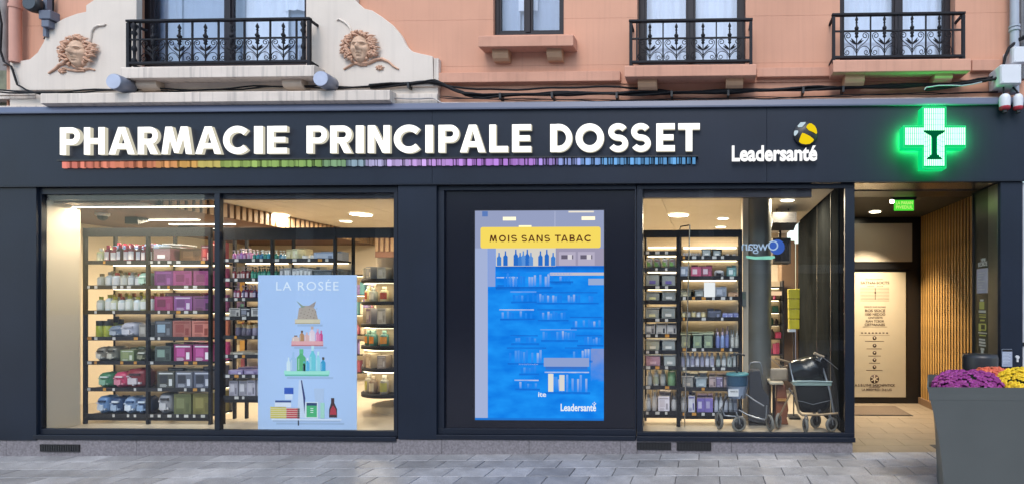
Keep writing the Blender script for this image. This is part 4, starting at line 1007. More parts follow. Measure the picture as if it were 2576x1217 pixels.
UB = shelving('black shelving behind the pale blue poster board in the left window', [560, 684, 842], (655, 704, 753, 800, 848, 896, 946, 1000), 573, .44, .36, .15)
UC = shelving('narrow black shelving bay at the left end of the right window', [1616, 1705], (636, 678, 723, 760, 805, 844, 885, 924, 974, 1038), 579, .46, .34, .09)
UD = shelving('wide black shelving bay with white lit top, right window', [1708, 1864], (648, 699, 750, 802, 879, 927, 978, 1041), 578, .45, .38, .09)
bx('valance', UB.x[-1] + .02, X(992, .44), .43, .45, Z(900, 599, .44), Z(900, 573, .44), M_STEEL, UB.t)
# upper closed boards giving UC and UD their pale lit backs
for u in (UC, UD): bx('upper_back', u.x[0] + .017, u.x[-1] - .017, u.Yf + u.d - .03, u.Yf + u.d - .018, u.z[0], Z(1740, 612, u.Yf), M_BACK, u.t)
for u in (UC, UD): bx('light_strip', u.x[0] + .04, u.x[-1] - .04, u.Yf + u.d - .075, u.Yf + u.d - .055, Z(1740, 612, u.Yf) - .03, Z(1740, 612, u.Yf) - .012, M_STRIP, u.t)
for i in range(3):
    pz = UD.z[1] - .07 - i * .0
# ladder rail leaning on UD
ld = thing('ladder_rail', 'thin steel ladder rail leaning at the left of wide bay', 'ladder rail'); 
tubeobj('rail', [(X(1722, .42), .425, ZF), (X(1735, .42), .425, Z(1735, 566, .42))], .008, M_CHROME, ld); tubeobj('hook', [(X(1735, .42), .425, Z(1735, 566, .42)), (X(1712, .42), .425, Z(1712, 570, .42)), (X(1710, .42), .43, Z(1712, 577, .42))], .007, M_BLACK, ld)

# ---- products: prototypes by kind, size and colour; each copied into its own object with its parts
PROTO = {}
def bottle_p(w, h, c1, c2, c3):
    r = w * .46; b = MB(); b.lathe([(r * .96, 0), (r, h * .02), (r, h * .66), (r * .8, h * .74), (r * .38, h * .79), (r * .38, h * .82)], 12); body = b.mesh('bottle', col(c1, .3))
    cap = MB().lathe([(r * .5, h * .805), (r * .5, h), (r * .44, h)], 10).mesh('cap', col(c2, .35))
    lb_ = MB(); n = 6; z0, z1 = h * .14, h * .60; rr = r * 1.015
    for k in range(n):
        a0, a1 = R(-150 + 120 * k / n), R(-150 + 120 * (k + 1) / n)
        lb_.poly([(rr * math.cos(a0), rr * math.sin(a0), z0), (rr * math.cos(a1), rr * math.sin(a1), z0), (rr * math.cos(a1), rr * math.sin(a1), z1), (rr * math.cos(a0), rr * math.sin(a0), z1)], 0, True)
    return body, [('cap', cap), ('label', lb_.mesh('label', col(c3, .55)))]
def pump_p(w, h, c1, c2, c3):
    r = w * .46; body = MB().lathe([(r * .94, 0), (r, h * .03), (r, h * .55), (r * .7, h * .63), (r * .3, h * .66), (r * .3, h * .72)], 12).mesh('pump_bottle', col(c1, .25))
    p = MB(); p.lathe([(r * .36, h * .70), (r * .36, h * .80), (r * .12, h * .81), (r * .12, h * .92)], 8); p.box(-r * .3, r * .3, -r * .9, r * .3, h * .92, h); 
    n = 6; lb_ = MB(); rr = r * 1.015
    for k in range(n):
        a0, a1 = R(-140 + 100 * k / n), R(-140 + 100 * (k + 1) / n)
        lb_.poly([(rr * math.cos(a0), rr * math.sin(a0), h * .14), (rr * math.cos(a1), rr * math.sin(a1), h * .14), (rr * math.cos(a1), rr * math.sin(a1), h * .48), (rr * math.cos(a0), rr * math.sin(a0), h * .48)], 0, True)
    return body, [('pump', p.mesh('pump', col(c2, .35))), ('label', lb_.mesh('label', col(c3, .55)))]
def box_p(w, h, c1, c2, c3, d=.14):
    body = MB().box(-w * .49, w * .49, -d / 2, d / 2, 0, h).mesh('carton', col(c1, .5)); y = -d / 2
    a = MB().box(-w * .34, w * .10, y - .0012, y + .0005, h * .30, h * .78).mesh('printed_panel', col(c2, .5))
    c = MB().box(w * .18, w * .36, y - .0014, y + .0005, h * .14, h * .55).mesh('printed_mark', col(c3, .5))
    e = MB(); e.box(-w * .40, w * .40, y - .0012, y + .0005, h * .84, h * .92)
    for q in range(3): e.box(-w * .34, w * (.02 + .05 * (q % 2)), y - .0011, y + .0005, h * (.08 + .06 * q), h * (.105 + .06 * q))
    e = e.mesh('printed_band', col(c3, .5))
    return body, [('printed_panel', a), ('printed_mark', c), ('printed_band', e)]
def bag_p(w, h, c1, c2, c3, seed=0):
    b = MB(); n, k = 14, 9; rr = random.Random(seed)
    for j in range(k + 1):
        v = -math.pi / 2 + math.pi * j / k
        for i in range(n):
            t = 2 * math.pi * i / n; se = lambda q: math.copysign(abs(q) ** .55, q)
            x, y, z = se(math.cos(v)) * se(math.cos(t)), se(math.cos(v)) * se(math.sin(t)), se(math.sin(v))
            nz_ = 1 + rr.uniform(-.13, .10)
            b.v.append((x * w * .49 * nz_, y * .085 * nz_, h * .5 + z * h * .5 * (1 if j == 0 else nz_ * .98)))
    for j in range(k):
        for i in range(n): b.face([j * n + i, j * n + (i + 1) % n, (j + 1) * n + (i + 1) % n, (j + 1) * n + i], 0, True)
    body = b.mesh('bag', col(c1, .4))
    p = MB(); p.box(-w * .28, w * .16, -.098, -.080, h * .22, h * .52)
    for q in range(7): a_, b_ = rr.uniform(-.38, .28), rr.uniform(.12, .8); p.box(w * a_, w * (a_ + rr.uniform(.05, .14)), -.0975 - .0002 * q, -.075, h * b_, h * (b_ + rr.uniform(.04, .10)))
    q_ = MB(); q_.box(-w * .2, w * .3, -.099, -.082, h * .66, h * .76)
    return body, [('printed_panel', p.mesh('printed_panel', col(c2, .45))), ('printed_band', q_.mesh('printed_band', col(c3, .45)))]
def jar_p(w, h, c1, c2, c3):
    r = w * .46; body = MB().lathe([(r * .95, 0), (r, h * .05), (r, h * .68), (r * .92, h * .7)], 14).mesh('jar', col(c1, .3)); lid = MB().lathe([(r * .98, h * .70), (r * .98, h * .97), (r * .9, h)], 14).mesh('lid', col(c2, .4))
    return body, [('lid', lid)]
def lighten(h, k=.30):
    v = [int(h[i:i + 2], 16) for i in (1, 3, 5)]; return '#%02x%02x%02x' % tuple(int(x + (238 - x) * k) for x in v)
def shade(h, k): v = [int(h[i:i + 2], 16) for i in (1, 3, 5)]; return '#%02x%02x%02x' % tuple(min(245, int(x * k)) for x in v)
def case_p(w, h, c1, c2, c3, d=.20):
    t = .004; b = MB(); x0, x1 = -w * .48, w * .48
    b.box(x0, x1, -d / 2, d / 2, 0, t); b.box(x0, x0 + t, -d / 2, d / 2, t, h * .9); b.box(x1 - t, x1, -d / 2, d / 2, t, h * .9); b.box(x0 + t, x1 - t, d / 2 - t, d / 2, t, h * .9); b.box(x0 + t, x1 - t, -d / 2, -d / 2 + t, t, h * .9)
    body = b.mesh('storage_case', glass('clear_plastic', (.93, .95, .95), 1.4, .12))
    lid = MB().box(x0 - .004, x1 + .004, -d / 2 - .004, d / 2 + .004, h * .9 + .001, h * .96).mesh('lid', col(c2, .35))
    f = MB().box(x0 + .012, x1 - .012, -d / 2 + .008, d / 2 - .02, .006, h * .84).mesh('contents', col(lighten(c1), .6)); g_ = MB().box(-w * .2, w * .2, -d / 2 - .0015, -d / 2 - .0003, h * .2, h * .42).mesh('label', col(c3, .5))
    return body, [('lid', lid), ('contents', f), ('label', g_)]
def tube_p(w, h, c1, c2, c3):
    r = w * .45; b = MB(); n = 12; base = []
    for (k, z) in ((0, .18), (1, .55), (2, 1.0)):
        fl_ = (1, .7, .08)[k]
        for i in range(n): t = 2 * math.pi * i / n; b.v.append((r * math.cos(t) * (1 + .08 * k), r * math.sin(t) * fl_, h * z))
    for k in range(2):
        for i in range(n): b.face([k * n + i, k * n + (i + 1) % n, (k + 1) * n + (i + 1) % n, (k + 1) * n + i], 0, True)
    b.poly([b.v[2 * n + i] for i in range(n)])
    return b.mesh('cream_tube', col(c1, .3)), [('cap', MB().lathe([(r * .8, 0), (r * .8, h * .18)], 12).mesh('cap', col(c2, .3)))]
KIND = dict(bottle=(bottle_p, 'bottle', 'bottle'), pump=(pump_p, 'pump_bottle', 'bottle'), box=(box_p, 'carton', 'box'), bag=(bag_p, 'bag', 'bag'), jar=(jar_p, 'jar', 'jar'), case=(case_p, 'storage_case', 'box'), tube=(tube_p, 'cream_tube', 'tube'))
def proto(kind, w, h, c1, c2, c3):
    key = (kind, round(w, 3), round(h, 3), c1, c2, c3)
    if key not in PROTO: PROTO[key] = KIND[kind][0](w, h, c1, c2, c3)
    return PROTO[key]
SEEN = {}
def put(kind, w, h, cols, loc, rz, label, group=None):
    body, kids = proto(kind, w, h, *cols); o = link(KIND[kind][1], body, None, loc); o.rotation_euler = (0, 0, rz)
    tag(o, label, KIND[kind][2], group)
    for nm, me in kids: link(nm, me, o)
    return o
def row(u, bay, lev, kind, a, c, top, n, cols, desc, place, dy=0., jit=.07, rz=.06, z=None, rear=True):
    """n products between photo columns a and c, standing on board lev, as tall as photo row top"""
    Y = u.Yf + .11 + dy; x0, x1 = X(a, u.Yf), X(c, u.Yf); zz = u.z[lev] + .001 if z is None else z
    h = Z((a + c) / 2, top, u.Yf) - zz; w = (x1 - x0) / n; cl = cols if isinstance(cols[0], (list, tuple)) else [cols]
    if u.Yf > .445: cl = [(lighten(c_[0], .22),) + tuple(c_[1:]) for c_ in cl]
    for i in range(n):
        cc = cl[i % len(cl)]; cc = (shade(cc[0], (1, .86, 1.12, .94)[rnd.randrange(4)]),) + tuple(cc[1:]); hh = h * (1 + rnd.choice((0, 0, -jit, jit * .6)))
        if n == 1: lab = '%s on %s' % (desc, place); grp = None
        else: lab = '%s %s from left on %s' % (ORD[i] if i else 'first', desc, place); grp = '%ss on %s' % (desc, place)
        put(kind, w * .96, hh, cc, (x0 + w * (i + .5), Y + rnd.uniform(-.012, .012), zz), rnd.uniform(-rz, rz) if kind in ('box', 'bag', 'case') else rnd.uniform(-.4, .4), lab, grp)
    if dy or kind == 'bag' or not rear: return
    gap = (u.z[lev - 1] - u.z[lev] - .062) if lev else h * 1.2
    m = n if n > 2 else n + 1; w2 = (x1 - x0) / m
    for i in range(m):
        cc = cl[(i * 2 + 1) % len(cl)]; hh = min(gap, h * rnd.choice((1.08, 1.16, 1.24, 1.12)))
        put(kind, w2 * .92, hh, cc, (x0 + w2 * (i + .5) + rnd.uniform(-.008, .008), Y + .125, zz), rnd.uniform(-.05, .05), '%s %s in back row, %s' % (ORD[i] if i else 'first', desc, place), '%ss in back row, %s' % (desc, place))
def pl(j, bay): return '%s shelf of the %s bay' % (('top', 'second', 'third', 'fourth', 'fifth', 'sixth', 'bottom', 'eighth')[j], bay)
L1, L2, L3, L4 = 'leftmost', 'second', 'third', 'poster-hidden'
WH = '#e8e6e0'
row(UA, 0, 0, 'bottle', 219, 238, 622, 1, ('#f0dfa0', '#f5f0d8', '#f5eec8'), 'pale yellow bottle', pl(0, L1))
row(UA, 0, 0, 'bottle', 239, 368, 614, 8, [('#7c1f3a', '#b8204f', '#e6d9d8'), ('#8a2440', '#c22a58', '#ece4e2'), ('#4d2233', '#a82048', '#d8d4dc')], 'dark red bottle', pl(0, L1))
row(UA, 0, 0, 'box', 240, 366, 610, 3, [('#7f9ecb', '#dfe8f2', '#5b82bd'), ('#a9bdd9', '#eef2f6', '#4b78b8')], 'blue flat carton', pl(0, L1), dy=.15)
row(UA, 0, 1, 'bottle', 222, 340, 684, 6, [('#c7c2ae', '#6a5a3a', '#dcd8cc'), ('#bcc3c6', '#8c8a80', '#e2e2de'), ('#c9cbcc', '#b3222c', '#e8e4e2')], 'clear grey bottle', pl(1, L1))
row(UA, 0, 1, 'bag', 338, 369, 686, 1, ('#9fc4ae', '#b9d6c4', '#dfeee4'), 'mint green bag', pl(1, L1))
row(UA, 0, 2, 'bottle', 222, 369, 742, 8, [('#d9dccb', '#a8a63a', '#f0efe6'), ('#cfd8da', '#b8b24a', '#f2f1ec'), ('#d8d9b0', '#c0b23c', '#eeeee6'), ('#c8d2d4', '#93262c', '#f0eeea')], 'white lotion bottle', pl(2, L1))
row(UA, 0, 3, 'jar', 219, 258, 806, 2, [('#b9bf38', '#2d2d22', WH), ('#c7cc48', '#33332a', WH)], 'yellow green jar', pl(3, L1))
row(UA, 0, 3, 'bag', 262, 300, 818, 1, ('#6f7a88', '#aeb4bd', '#8d96a3'), 'grey blue cushion bag', pl(3, L1))
row(UA, 0, 3, 'bag', 296, 340, 810, 1, ('#b6b4bd', '#c6c5cc', '#aeacb6'), 'plump white plush bundle', pl(3, L1), dy=-.02)
row(UA, 0, 3, 'box', 342, 369, 815, 1, ('#a59d92', '#b9b1a6', '#7d766c'), 'beige carton', pl(3, L1))
row(UA, 0, 4, 'bag', 230, 288, 872, 2, [('#8f8676', '#d8d2c6', '#3c382f'), ('#7f7a6a', '#c9c3b4', '#48443a')], 'khaki packed bag', pl(4, L1))
row(UA, 0, 4, 'box', 292, 330, 880, 1, ('#75805a', '#97a070', '#d5d8c6'), 'olive carton', pl(4, L1)); row(UA, 0, 4, 'bag', 334, 369, 878, 1, ('#57553f', '#8c8a70', '#d8d6c8'), 'dark olive bag', pl(4, L1))
row(UA, 0, 5, 'bag', 236, 276, 938, 1, ('#3f7a58', '#8fb8a0', '#d6e4da'), 'green shiny bag', pl(5, L1)); row(UA, 0, 5, 'bag', 276, 316, 932, 1, ('#b0405e', '#d8899c', '#e6c8d0'), 'pink bag', pl(5, L1)); row(UA, 0, 5, 'bag', 312, 366, 928, 1, ('#8f3038', '#c9bfc4', '#3c2a30'), 'dark red patterned bag', pl(5, L1), dy=-.02)
row(UA, 0, 6, 'bag', 232, 368, 998, 4, [('#5f7fa8', '#c9d6e6', '#2a4468'), ('#2c4c78', '#a8bcd6', '#dbe4ee'), ('#7f97b8', '#d8e2ee', '#34527c'), ('#23395c', '#8fa8c8', '#ccd8e6')], 'blue white nappy pack', pl(6, L1))
row(UA, 1, 0, 'case', 380, 430, 614, 1, ('#8f3048', '#b8bcc4', '#e6e2e4'), 'clear case with red contents', pl(0, L2)); row(UA, 1, 0, 'box', 433, 496, 622, 1, ('#8a5a34', '#9c6a40', '#6e4526'), 'brown wooden box', pl(0, L2), dy=.05); row(UA, 1, 0, 'box', 498, 522, 612, 1, ('#9a2c34', '#b84a48', '#d8b0a8'), 'dark red carton', pl(0, L2))
row(UA, 1, 1, 'box', 378, 524, 680, 3, [('#8e3f86', '#74306e', '#a85fa0'), ('#b24a86', '#8a2f62', '#9c3a70'), ('#b8508a', '#8a3064', '#a03e74')], 'magenta gift box', pl(1, L2), jit=.01, rz=.02)
row(UA, 1, 2, 'box', 378, 524, 744, 3, [('#8a2f60', '#6e2450', '#a24a78'), ('#8a4a90', '#6c3878', '#d8c8dc'), ('#94508e', '#743c74', '#3c2440')], 'purple gift box', pl(2, L2), jit=.01, rz=.02)
row(UA, 1, 3, 'box', 380, 424, 806, 1, ('#55565a', '#9ab0bd', '#77797e'), 'charcoal gift box', pl(3, L2)); row(UA, 1, 3, 'box', 427, 524, 806, 2, [('#b0685c', '#98483f', '#8a3c34'), ('#b46e60', '#9c4c42', '#8f4238')], 'dusty pink gift box', pl(3, L2), jit=.01, rz=.02)
row(UA, 1, 4, 'box', 382, 424, 872, 1, ('#58605a', '#8aa092', '#343a36'), 'grey green gift box', pl(4, L2)); row(UA, 1, 4, 'box', 428, 524, 866, 2, [('#b03c7c', '#c4589a', '#f0e8ec'), ('#b8428a', '#c65c9c', '#f2eaee')], 'bright pink gift box', pl(4, L2), jit=.01, rz=.02)
row(UA, 1, 5, 'box', 386, 524, 934, 3, [('#54564f', '#34353a', '#d8d8d6'), ('#5c5e68', '#33343e', '#d0d2da'), ('#565a6c', '#30323e', '#c6c8d2')], 'dark white-marked gift box', pl(5, L2), jit=.01, rz=.02)
row(UA, 1, 6, 'bag', 388, 426, 990, 1, ('#a9a8ac', '#c2c0c4', '#3a3a40'), 'white hanging pouch', pl(6, L2)); row(UA, 1, 6, 'box', 430, 524, 990, 2, [('#6c7048', '#7c8058', '#585c3a'), ('#7c743c', '#8c844c', '#645e30')], 'olive carton', pl(6, L2), jit=.01, rz=.02)
row(UB, 0, 0, 'pump', 566, 612, 625, 5, [('#c77bb0', '#f0dfe8', '#e3b6d6'), ('#d59ac0', '#f2e6ee', '#e6c2da'), ('#b878c0', '#efe2ee', '#d8b0dc')], 'pink pump bottle', pl(0, L3)); row(UB, 0, 0, 'pump', 616, 682, 628, 7, [('#2f8f7c', '#dce8e8', '#5fb3a2'), ('#2a93a4', '#d8e6ea', '#63b8c4'), ('#2f7fae', '#d6e2ee', '#5fa2c8')], 'teal pump bottle', pl(0, L3))
row(UB, 0, 1, 'pump', 567, 610, 670, 5, [('#a03a40', '#d8cfcc', '#e8d8d4'), ('#8f3034', '#dcd2ce', '#e2ccc8')], 'red pump bottle', pl(1, L3)); row(UB, 0, 1, 'pump', 611, 680, 668, 8, [('#2d9a78', '#2a3a36', '#6fc0a4'), ('#248a6c', '#223430', '#62b898')], 'green pump bottle', pl(1, L3))
row(UB, 0, 2, 'pump', 568, 680, 718, 11, [('#7a3058', '#d0b8c8', '#d8c2d0'), ('#b04a60', '#e0d0d0', '#e8d4d6'), ('#54406e', '#c8bcd0', '#cfc4d8')], 'plum pump bottle', pl(2, L3))
row(UB, 0, 3, 'box', 568, 682, 774, 4, [('#c6c2bc', '#8d8a88', '#4c4a4c'), ('#34343c', '#8a8c98', '#c8c6c4')], 'pale carton', pl(3, L3)); row(UB, 0, 4, 'jar', 572, 682, 815, 7, [('#6c6478', '#e0c090', WH), ('#8c8494', '#d8b888', WH)], 'smoky glass jar', pl(4, L3))
row(UB, 0, 5, 'box', 568, 682, 886, 2, [('#b8b0a0', '#d8d0c0', '#8f8674'), ('#a49c8c', '#c8c0b0', '#7c7464')], 'flat beige carton', pl(5, L3)); row(UB, 0, 6, 'box', 566, 682, 930, 3, [('#8c7ca8', '#a898c0', '#d8d0e2'), ('#9c8cb4', '#b8aacb', '#6c5c88')], 'lilac carton', pl(6, L3)); row(UB, 0, 7, 'box', 568, 682, 958, 5, [('#a8a4b0', '#c8c4cc', '#7c7884'), ('#bcb8c0', '#d8d4da', '#8c8894')], 'pale lilac carton', pl(7, L3))
row(UB, 1, 0, 'pump', 690, 712, 634, 2, ('#8fb8cc', '#e6eaea', '#c8dce4'), 'pale blue pump bottle', pl(0, L4)); row(UB, 1, 0, 'box', 714, 742, 626, 2, [('#d8c898', '#e8dcb4', '#b8a878'), ('#e4d8b0', '#f0e6c8', '#c0b088')], 'cream carton', pl(0, L4)); row(UB, 1, 0, 'jar', 744, 780, 640, 2, ('#d8d2c6', '#e6e2da', WH), 'cream jar', pl(0, L4)); row(UB, 1, 0, 'box', 782, 838, 632, 1, ('#9aa4b4', '#b4bcc8', '#7c8698'), 'wide grey carton', pl(0, L4))
row(UB, 1, 1, 'box', 696, 780, 674, 8, [('#a8a8a8', '#d6d6d6', '#707074'), ('#b4b4b2', '#dededc', '#7c7c80')], 'small grey carton', pl(1, L4)); row(UB, 1, 1, 'case', 784, 838, 678, 1, ('#3c4048', '#8a9098', '#5c6068'), 'dark storage case', pl(1, L4))
N1, N2 = 'narrow', 'wide'
def pr(j, bay): return '%s shelf of the %s bay' % (('first', 'second', 'third', 'fourth', 'fifth', 'sixth', 'seventh', 'eighth', 'ninth', 'lowest')[j], bay)
row(UC, 0, 1, 'bag', 1622, 1700, 646, 4, [('#d2c8b0', '#7aa04c', '#b8a2a8'), ('#c6c0b8', '#6c9850', '#8c5c64')], 'pale sachet with green print', pr(1, N1)); row(UC, 0, 2, 'case', 1620, 1702, 684, 2, [('#c0b8a8', '#b0aca8', '#7468a8'), ('#b8b4b0', '#a8a6a6', '#6c60a4')], 'clear pouch box with violet label', pr(2, N1)); row(UC, 0, 3, 'case', 1620, 1702, 730, 2, [('#8c8478', '#a8a49c', '#e2dca0'), ('#96928c', '#b0aeac', '#d8d6d2')], 'grey pouch box', pr(3, N1))
row(UC, 0, 4, 'case', 1620, 1702, 770, 2, [('#b4a898', '#b8b4ac', '#e0d8a8'), ('#a8a49c', '#acaaa8', '#d4d0c8')], 'clear beige box', pr(4, N1)); row(UC, 0, 5, 'box', 1622, 1702, 812, 3, [('#b8b4b4', '#dcd8d4', '#54545c'), ('#a4a09e', '#ccc8c4', '#3c3c44')], 'white grey carton', pr(5, N1)); row(UC, 0, 6, 'case', 1622, 1702, 852, 2, [('#c4b084', '#b4b0a8', '#e4dcc8'), ('#a8a8a4', '#b0b0ae', '#dadad6')], 'pale storage box', pr(6, N1))
row(UC, 0, 7, 'case', 1622, 1664, 892, 1, ('#b8506c', '#b4b2b2', '#d8b0bc'), 'clear box with pink contents', pr(7, N1)); row(UC, 0, 7, 'case', 1666, 1702, 892, 1, ('#a4a49c', '#b8b8b4', '#d6d6d2'), 'clear box with grey contents', pr(7, N1)); row(UC, 0, 8, 'bottle', 1622, 1674, 934, 3, [('#b4b4b0', '#d8d8d4', '#c8c8c4'), ('#c4c4bc', '#dcdcd8', '#b0b498')], 'pale grey bottle', pr(8, N1)); row(UC, 0, 8, 'jar', 1676, 1700, 936, 1, ('#5c9058', '#7cac74', WH), 'green canister', pr(8, N1))
row(UC, 0, 9, 'bottle', 1620, 1652, 990, 2, [('#c4c0bc', '#8a8888', '#e0dedc'), ('#a8a6a6', '#c8c6c4', '#d8d6d4')], 'clear tall bottle', pr(9, N1)); row(UC, 0, 9, 'box', 1654, 1684, 995, 1, ('#c8c0cc', '#d4ccd6', '#a8a0ac'), 'stacked white carton', pr(9, N1)); row(UC, 0, 9, 'bottle', 1686, 1702, 1000, 1, ('#b0aeb0', '#8c8a8c', '#d0cecf'), 'grey bottle', pr(9, N1))
row(UD, 0, 0, 'jar', 1716, 1762, 634, 6, [('#c8c0bc', '#e2dcd8', WH), ('#b0a4a0', '#d8d0cc', WH)], 'small white jar', pr(0, N2)); row(UD, 0, 0, 'case', 1764, 1790, 625, 1, ('#e0dcd4', '#26282c', '#f0eee8'), 'white case with black lid', pr(0, N2)); row(UD, 0, 0, 'case', 1792, 1816, 625, 1, ('#dcd8d0', '#2a2c30', '#eeece6'), 'second white case with black lid', pr(0, N2)); row(UD, 0, 0, 'jar', 1818, 1852, 637, 4, [('#3a3634', '#5a5450', WH), ('#c0b8b4', '#dcd6d2', WH)], 'tiny dark jar', pr(0, N2))
row(UD, 0, 1, 'box', 1710, 1734, 670, 1, ('#77839c', '#e2e4ea', '#a9b2c4'), 'grey blue carton', pr(1, N2)); row(UD, 0, 1, 'box', 1737, 1792, 670, 2, [('#a32a50', '#e8cfd6', '#c45a7c'), ('#98284c', '#e2c8d2', '#bc5474')], 'crimson carton with white oval', pr(1, N2)); row(UD, 0, 1, 'bag', 1796, 1824, 676, 1, ('#d8d4d2', '#2c2428', '#e8e6e4'), 'white pack with a black print', pr(1, N2)); row(UD, 0, 1, 'box', 1830, 1854, 670, 1, ('#5f9a98', '#dfe8e6', '#8cb8b4'), 'teal carton', pr(1, N2))
row(UD, 0, 2, 'case', 1710, 1742, 728, 1, ('#b89a58', '#c8bca0', '#e2d6b4'), 'amber tray box', pr(2, N2)); row(UD, 0, 2, 'case', 1745, 1772, 728, 1, ('#8c8880', '#b0aeaa', '#ccc8c4'), 'grey tray box', pr(2, N2)); row(UD, 0, 2, 'box', 1798, 1828, 722, 1, ('#98a0b0', '#aeb4c2', '#7c8494'), 'pale slate carton', pr(2, N2)); row(UD, 0, 2, 'box', 1832, 1858, 734, 1, ('#a87c58', '#bc9470', '#8c6444'), 'small tan carton', pr(2, N2))
row(UD, 0, 3, 'jar', 1712, 1776, 786, 5, [('#c8b478', '#d8c898', WH), ('#a8a4a0', '#c4c0bc', WH)], 'amber glass jar', pr(3, N2)); row(UD, 0, 3, 'box', 1780, 1816, 780, 1, ('#363a4a', '#565a6c', '#8488a0'), 'navy carton', pr(3, N2)); row(UD, 0, 3, 'box', 1818, 1858, 788, 3, [('#5c64a4', '#7c84bc', '#c4c8e0'), ('#6c70a8', '#8c90c0', '#d0d2e6')], 'violet blue carton', pr(3, N2))
row(UD, 0, 4, 'case', 1711, 1738, 838, 1, ('#8c7c40', '#b8b490', '#c8bc88'), 'olive filled box', pr(4, N2)); row(UD, 0, 4, 'case', 1740, 1796, 838, 2, [('#7c8c58', '#b4bca0', '#a8b48c'), ('#84905c', '#b8c0a4', '#b0bc94')], 'green filled box', pr(4, N2)); row(UD, 0, 4, 'bottle', 1800, 1836, 832, 3, [('#5c68a8', '#c8b0b8', '#7c88c0'), ('#6c80b4', '#d0b8bc', '#90a0c8')], 'blue violet bottle', pr(4, N2)); row(UD, 0, 4, 'bottle', 1838, 1860, 838, 2, ('#a4a49c', '#c0c0bc', '#cccac4'), 'grey glass bottle', pr(4, N2))
row(UD, 0, 5, 'bottle', 1710, 1798, 888, 7, [('#cfccdc', '#e4e2ea', '#b8b4cc'), ('#c4c0d4', '#dedce6', '#e0deea')], 'white slim bottle', pr(5, N2)); row(UD, 0, 5, 'bottle', 1800, 1858, 892, 4, [('#98a49c', '#b8c0bc', '#ccd2ce'), ('#a8acac', '#c0c4c4', '#d4d6d6')], 'grey green bottle', pr(5, N2))
row(UD, 0, 6, 'case', 1714, 1780, 946, 2, [('#a88c78', '#b8b0a8', '#c8b8a8'), ('#8c9aa0', '#b0b8bc', '#c0c8cc')], 'brown clear box', pr(6, N2)); row(UD, 0, 6, 'box', 1784, 1856, 948, 4, [('#a08888', '#c0a8a4', '#6c5458'), ('#6c5c84', '#8c7ca0', '#c4bcd0')], 'mauve carton', pr(6, N2))
row(UD, 0, 7, 'bottle', 1710, 1728, 1002, 1, ('#9c9ca0', '#b8b8bc', '#c8c8cc'), 'grey flask', pr(7, N2)); row(UD, 0, 7, 'box', 1730, 1748, 996, 1, ('#c4c0d0', '#dcdae4', '#5c589c'), 'white tall carton', pr(7, N2)); row(UD, 0, 7, 'box', 1752, 1794, 1002, 2, [('#5c48a0', '#c8c0dc', '#7c6cb8'), ('#6450a4', '#b0a8cc', '#8474bc')], 'violet carton', pr(7, N2)); row(UD, 0, 7, 'bottle', 1796, 1858, 1000, 5, [('#8c90a4', '#b0b4c4', '#c8ccd8'), ('#b4b8c0', '#d0d2d8', '#dcdee4')], 'silver bottle', pr(7, N2))
# white tablet/price card in the wide bay
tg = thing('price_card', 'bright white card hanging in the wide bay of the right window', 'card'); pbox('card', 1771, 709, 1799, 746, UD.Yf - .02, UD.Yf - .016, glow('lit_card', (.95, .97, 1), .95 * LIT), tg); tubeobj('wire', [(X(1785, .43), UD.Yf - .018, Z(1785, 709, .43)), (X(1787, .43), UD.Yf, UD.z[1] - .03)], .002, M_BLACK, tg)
# ------------------------------------------------------------------ gondola, far shelves and other shop fittings
gd = thing('round_gondola', 'tiered display gondola with clear boxes at the right end of the left window', 'display stand')
GY = 1.0; gx = X(960, GY); glv = (700, 757, 814, 870, 926, 992)
for j, l in enumerate(glv):
    z = Z(960, l, GY); r = .48
    MB().lathe([(r - .02, -.05), (r, -.045), (r, 0), (.02, .001)], 28, (gx, GY + .45, z)).build('tray', M_STEEL, gd)
    if j < 5: MB().lathe([(r - .10, -.062), (r - .03, -.062)], 28, (gx, GY + .45, z), cap=False).build('light_ring', glow('gondola_light', (1, .85, .55), 3), gd)
MB().lathe([(.30, 0), (.30, Z(960, 645, GY) - Z(960, 990, GY))], 24, (gx, GY + .45, Z(960, 990, GY))).build('core', M_BACK, gd)
MB().lathe([(.05, 0), (.05, Z(960, 1000, GY) - ZF)], 12, (gx, GY + .45, ZF)).build('leg', M_CHROME, gd); MB().lathe([(.36, 0), (.36, .09)], 28, (gx, GY + .45, ZF)).build('foot', mat('cream_base', (.6, .5, .35), .4), gd)
rg = random.Random(4)
names = ('top', 'second', 'third', 'fourth', 'fifth', 'lowest')
gcol = [[('#9aa0aa', '#b4b8be', '#ece8d8'), ('#e0dcc8', '#f0ece0', '#c8c4b0')], [('#a8aca4', '#c0c4be', '#dcdcd0'), ('#e6d8a8', '#f0e8cc', '#b04a38')], [('#8c8890', '#aaa8ae', '#6c5c88'), ('#b0a898', '#c8c0b4', '#8c8478')], [('#5c8880', '#8cb0a8', '#cc8038'), ('#4c7c74', '#7ca49c', '#d08c40')], [('#b8a890', '#d0c4b0', '#e2dac8'), ('#a89c94', '#c4bab2', '#d8d0ca')], [('#8c7868', '#b0a090', '#d8d0b8'), ('#a8a49c', '#c8c4bc', '#b8b860')]]
for j in range(6):
    zz = Z(960, glv[j], GY) + .002; hmax = (Z(960, glv[j - 1], GY) - .06 - zz) if j else .2
    n = 7
    for i in range(n):
        an = R(-172 + 164 * i / (n - 1)); rr_ = .385
        kind = ('box', 'bottle', 'box', 'bottle', 'box', 'bottle')[j]
        put(kind, .115, hmax * rg.uniform(.72, .9), gcol[j][i % 2], (gx + rr_ * math.cos(an), GY + .45 + rr_ * math.sin(an), zz), an + math.pi / 2,
            '%s item from left on the %s tier of the round display' % (ORD[i] if i else 'first', names[j]), 'items on the %s tier of the round display' % names[j])
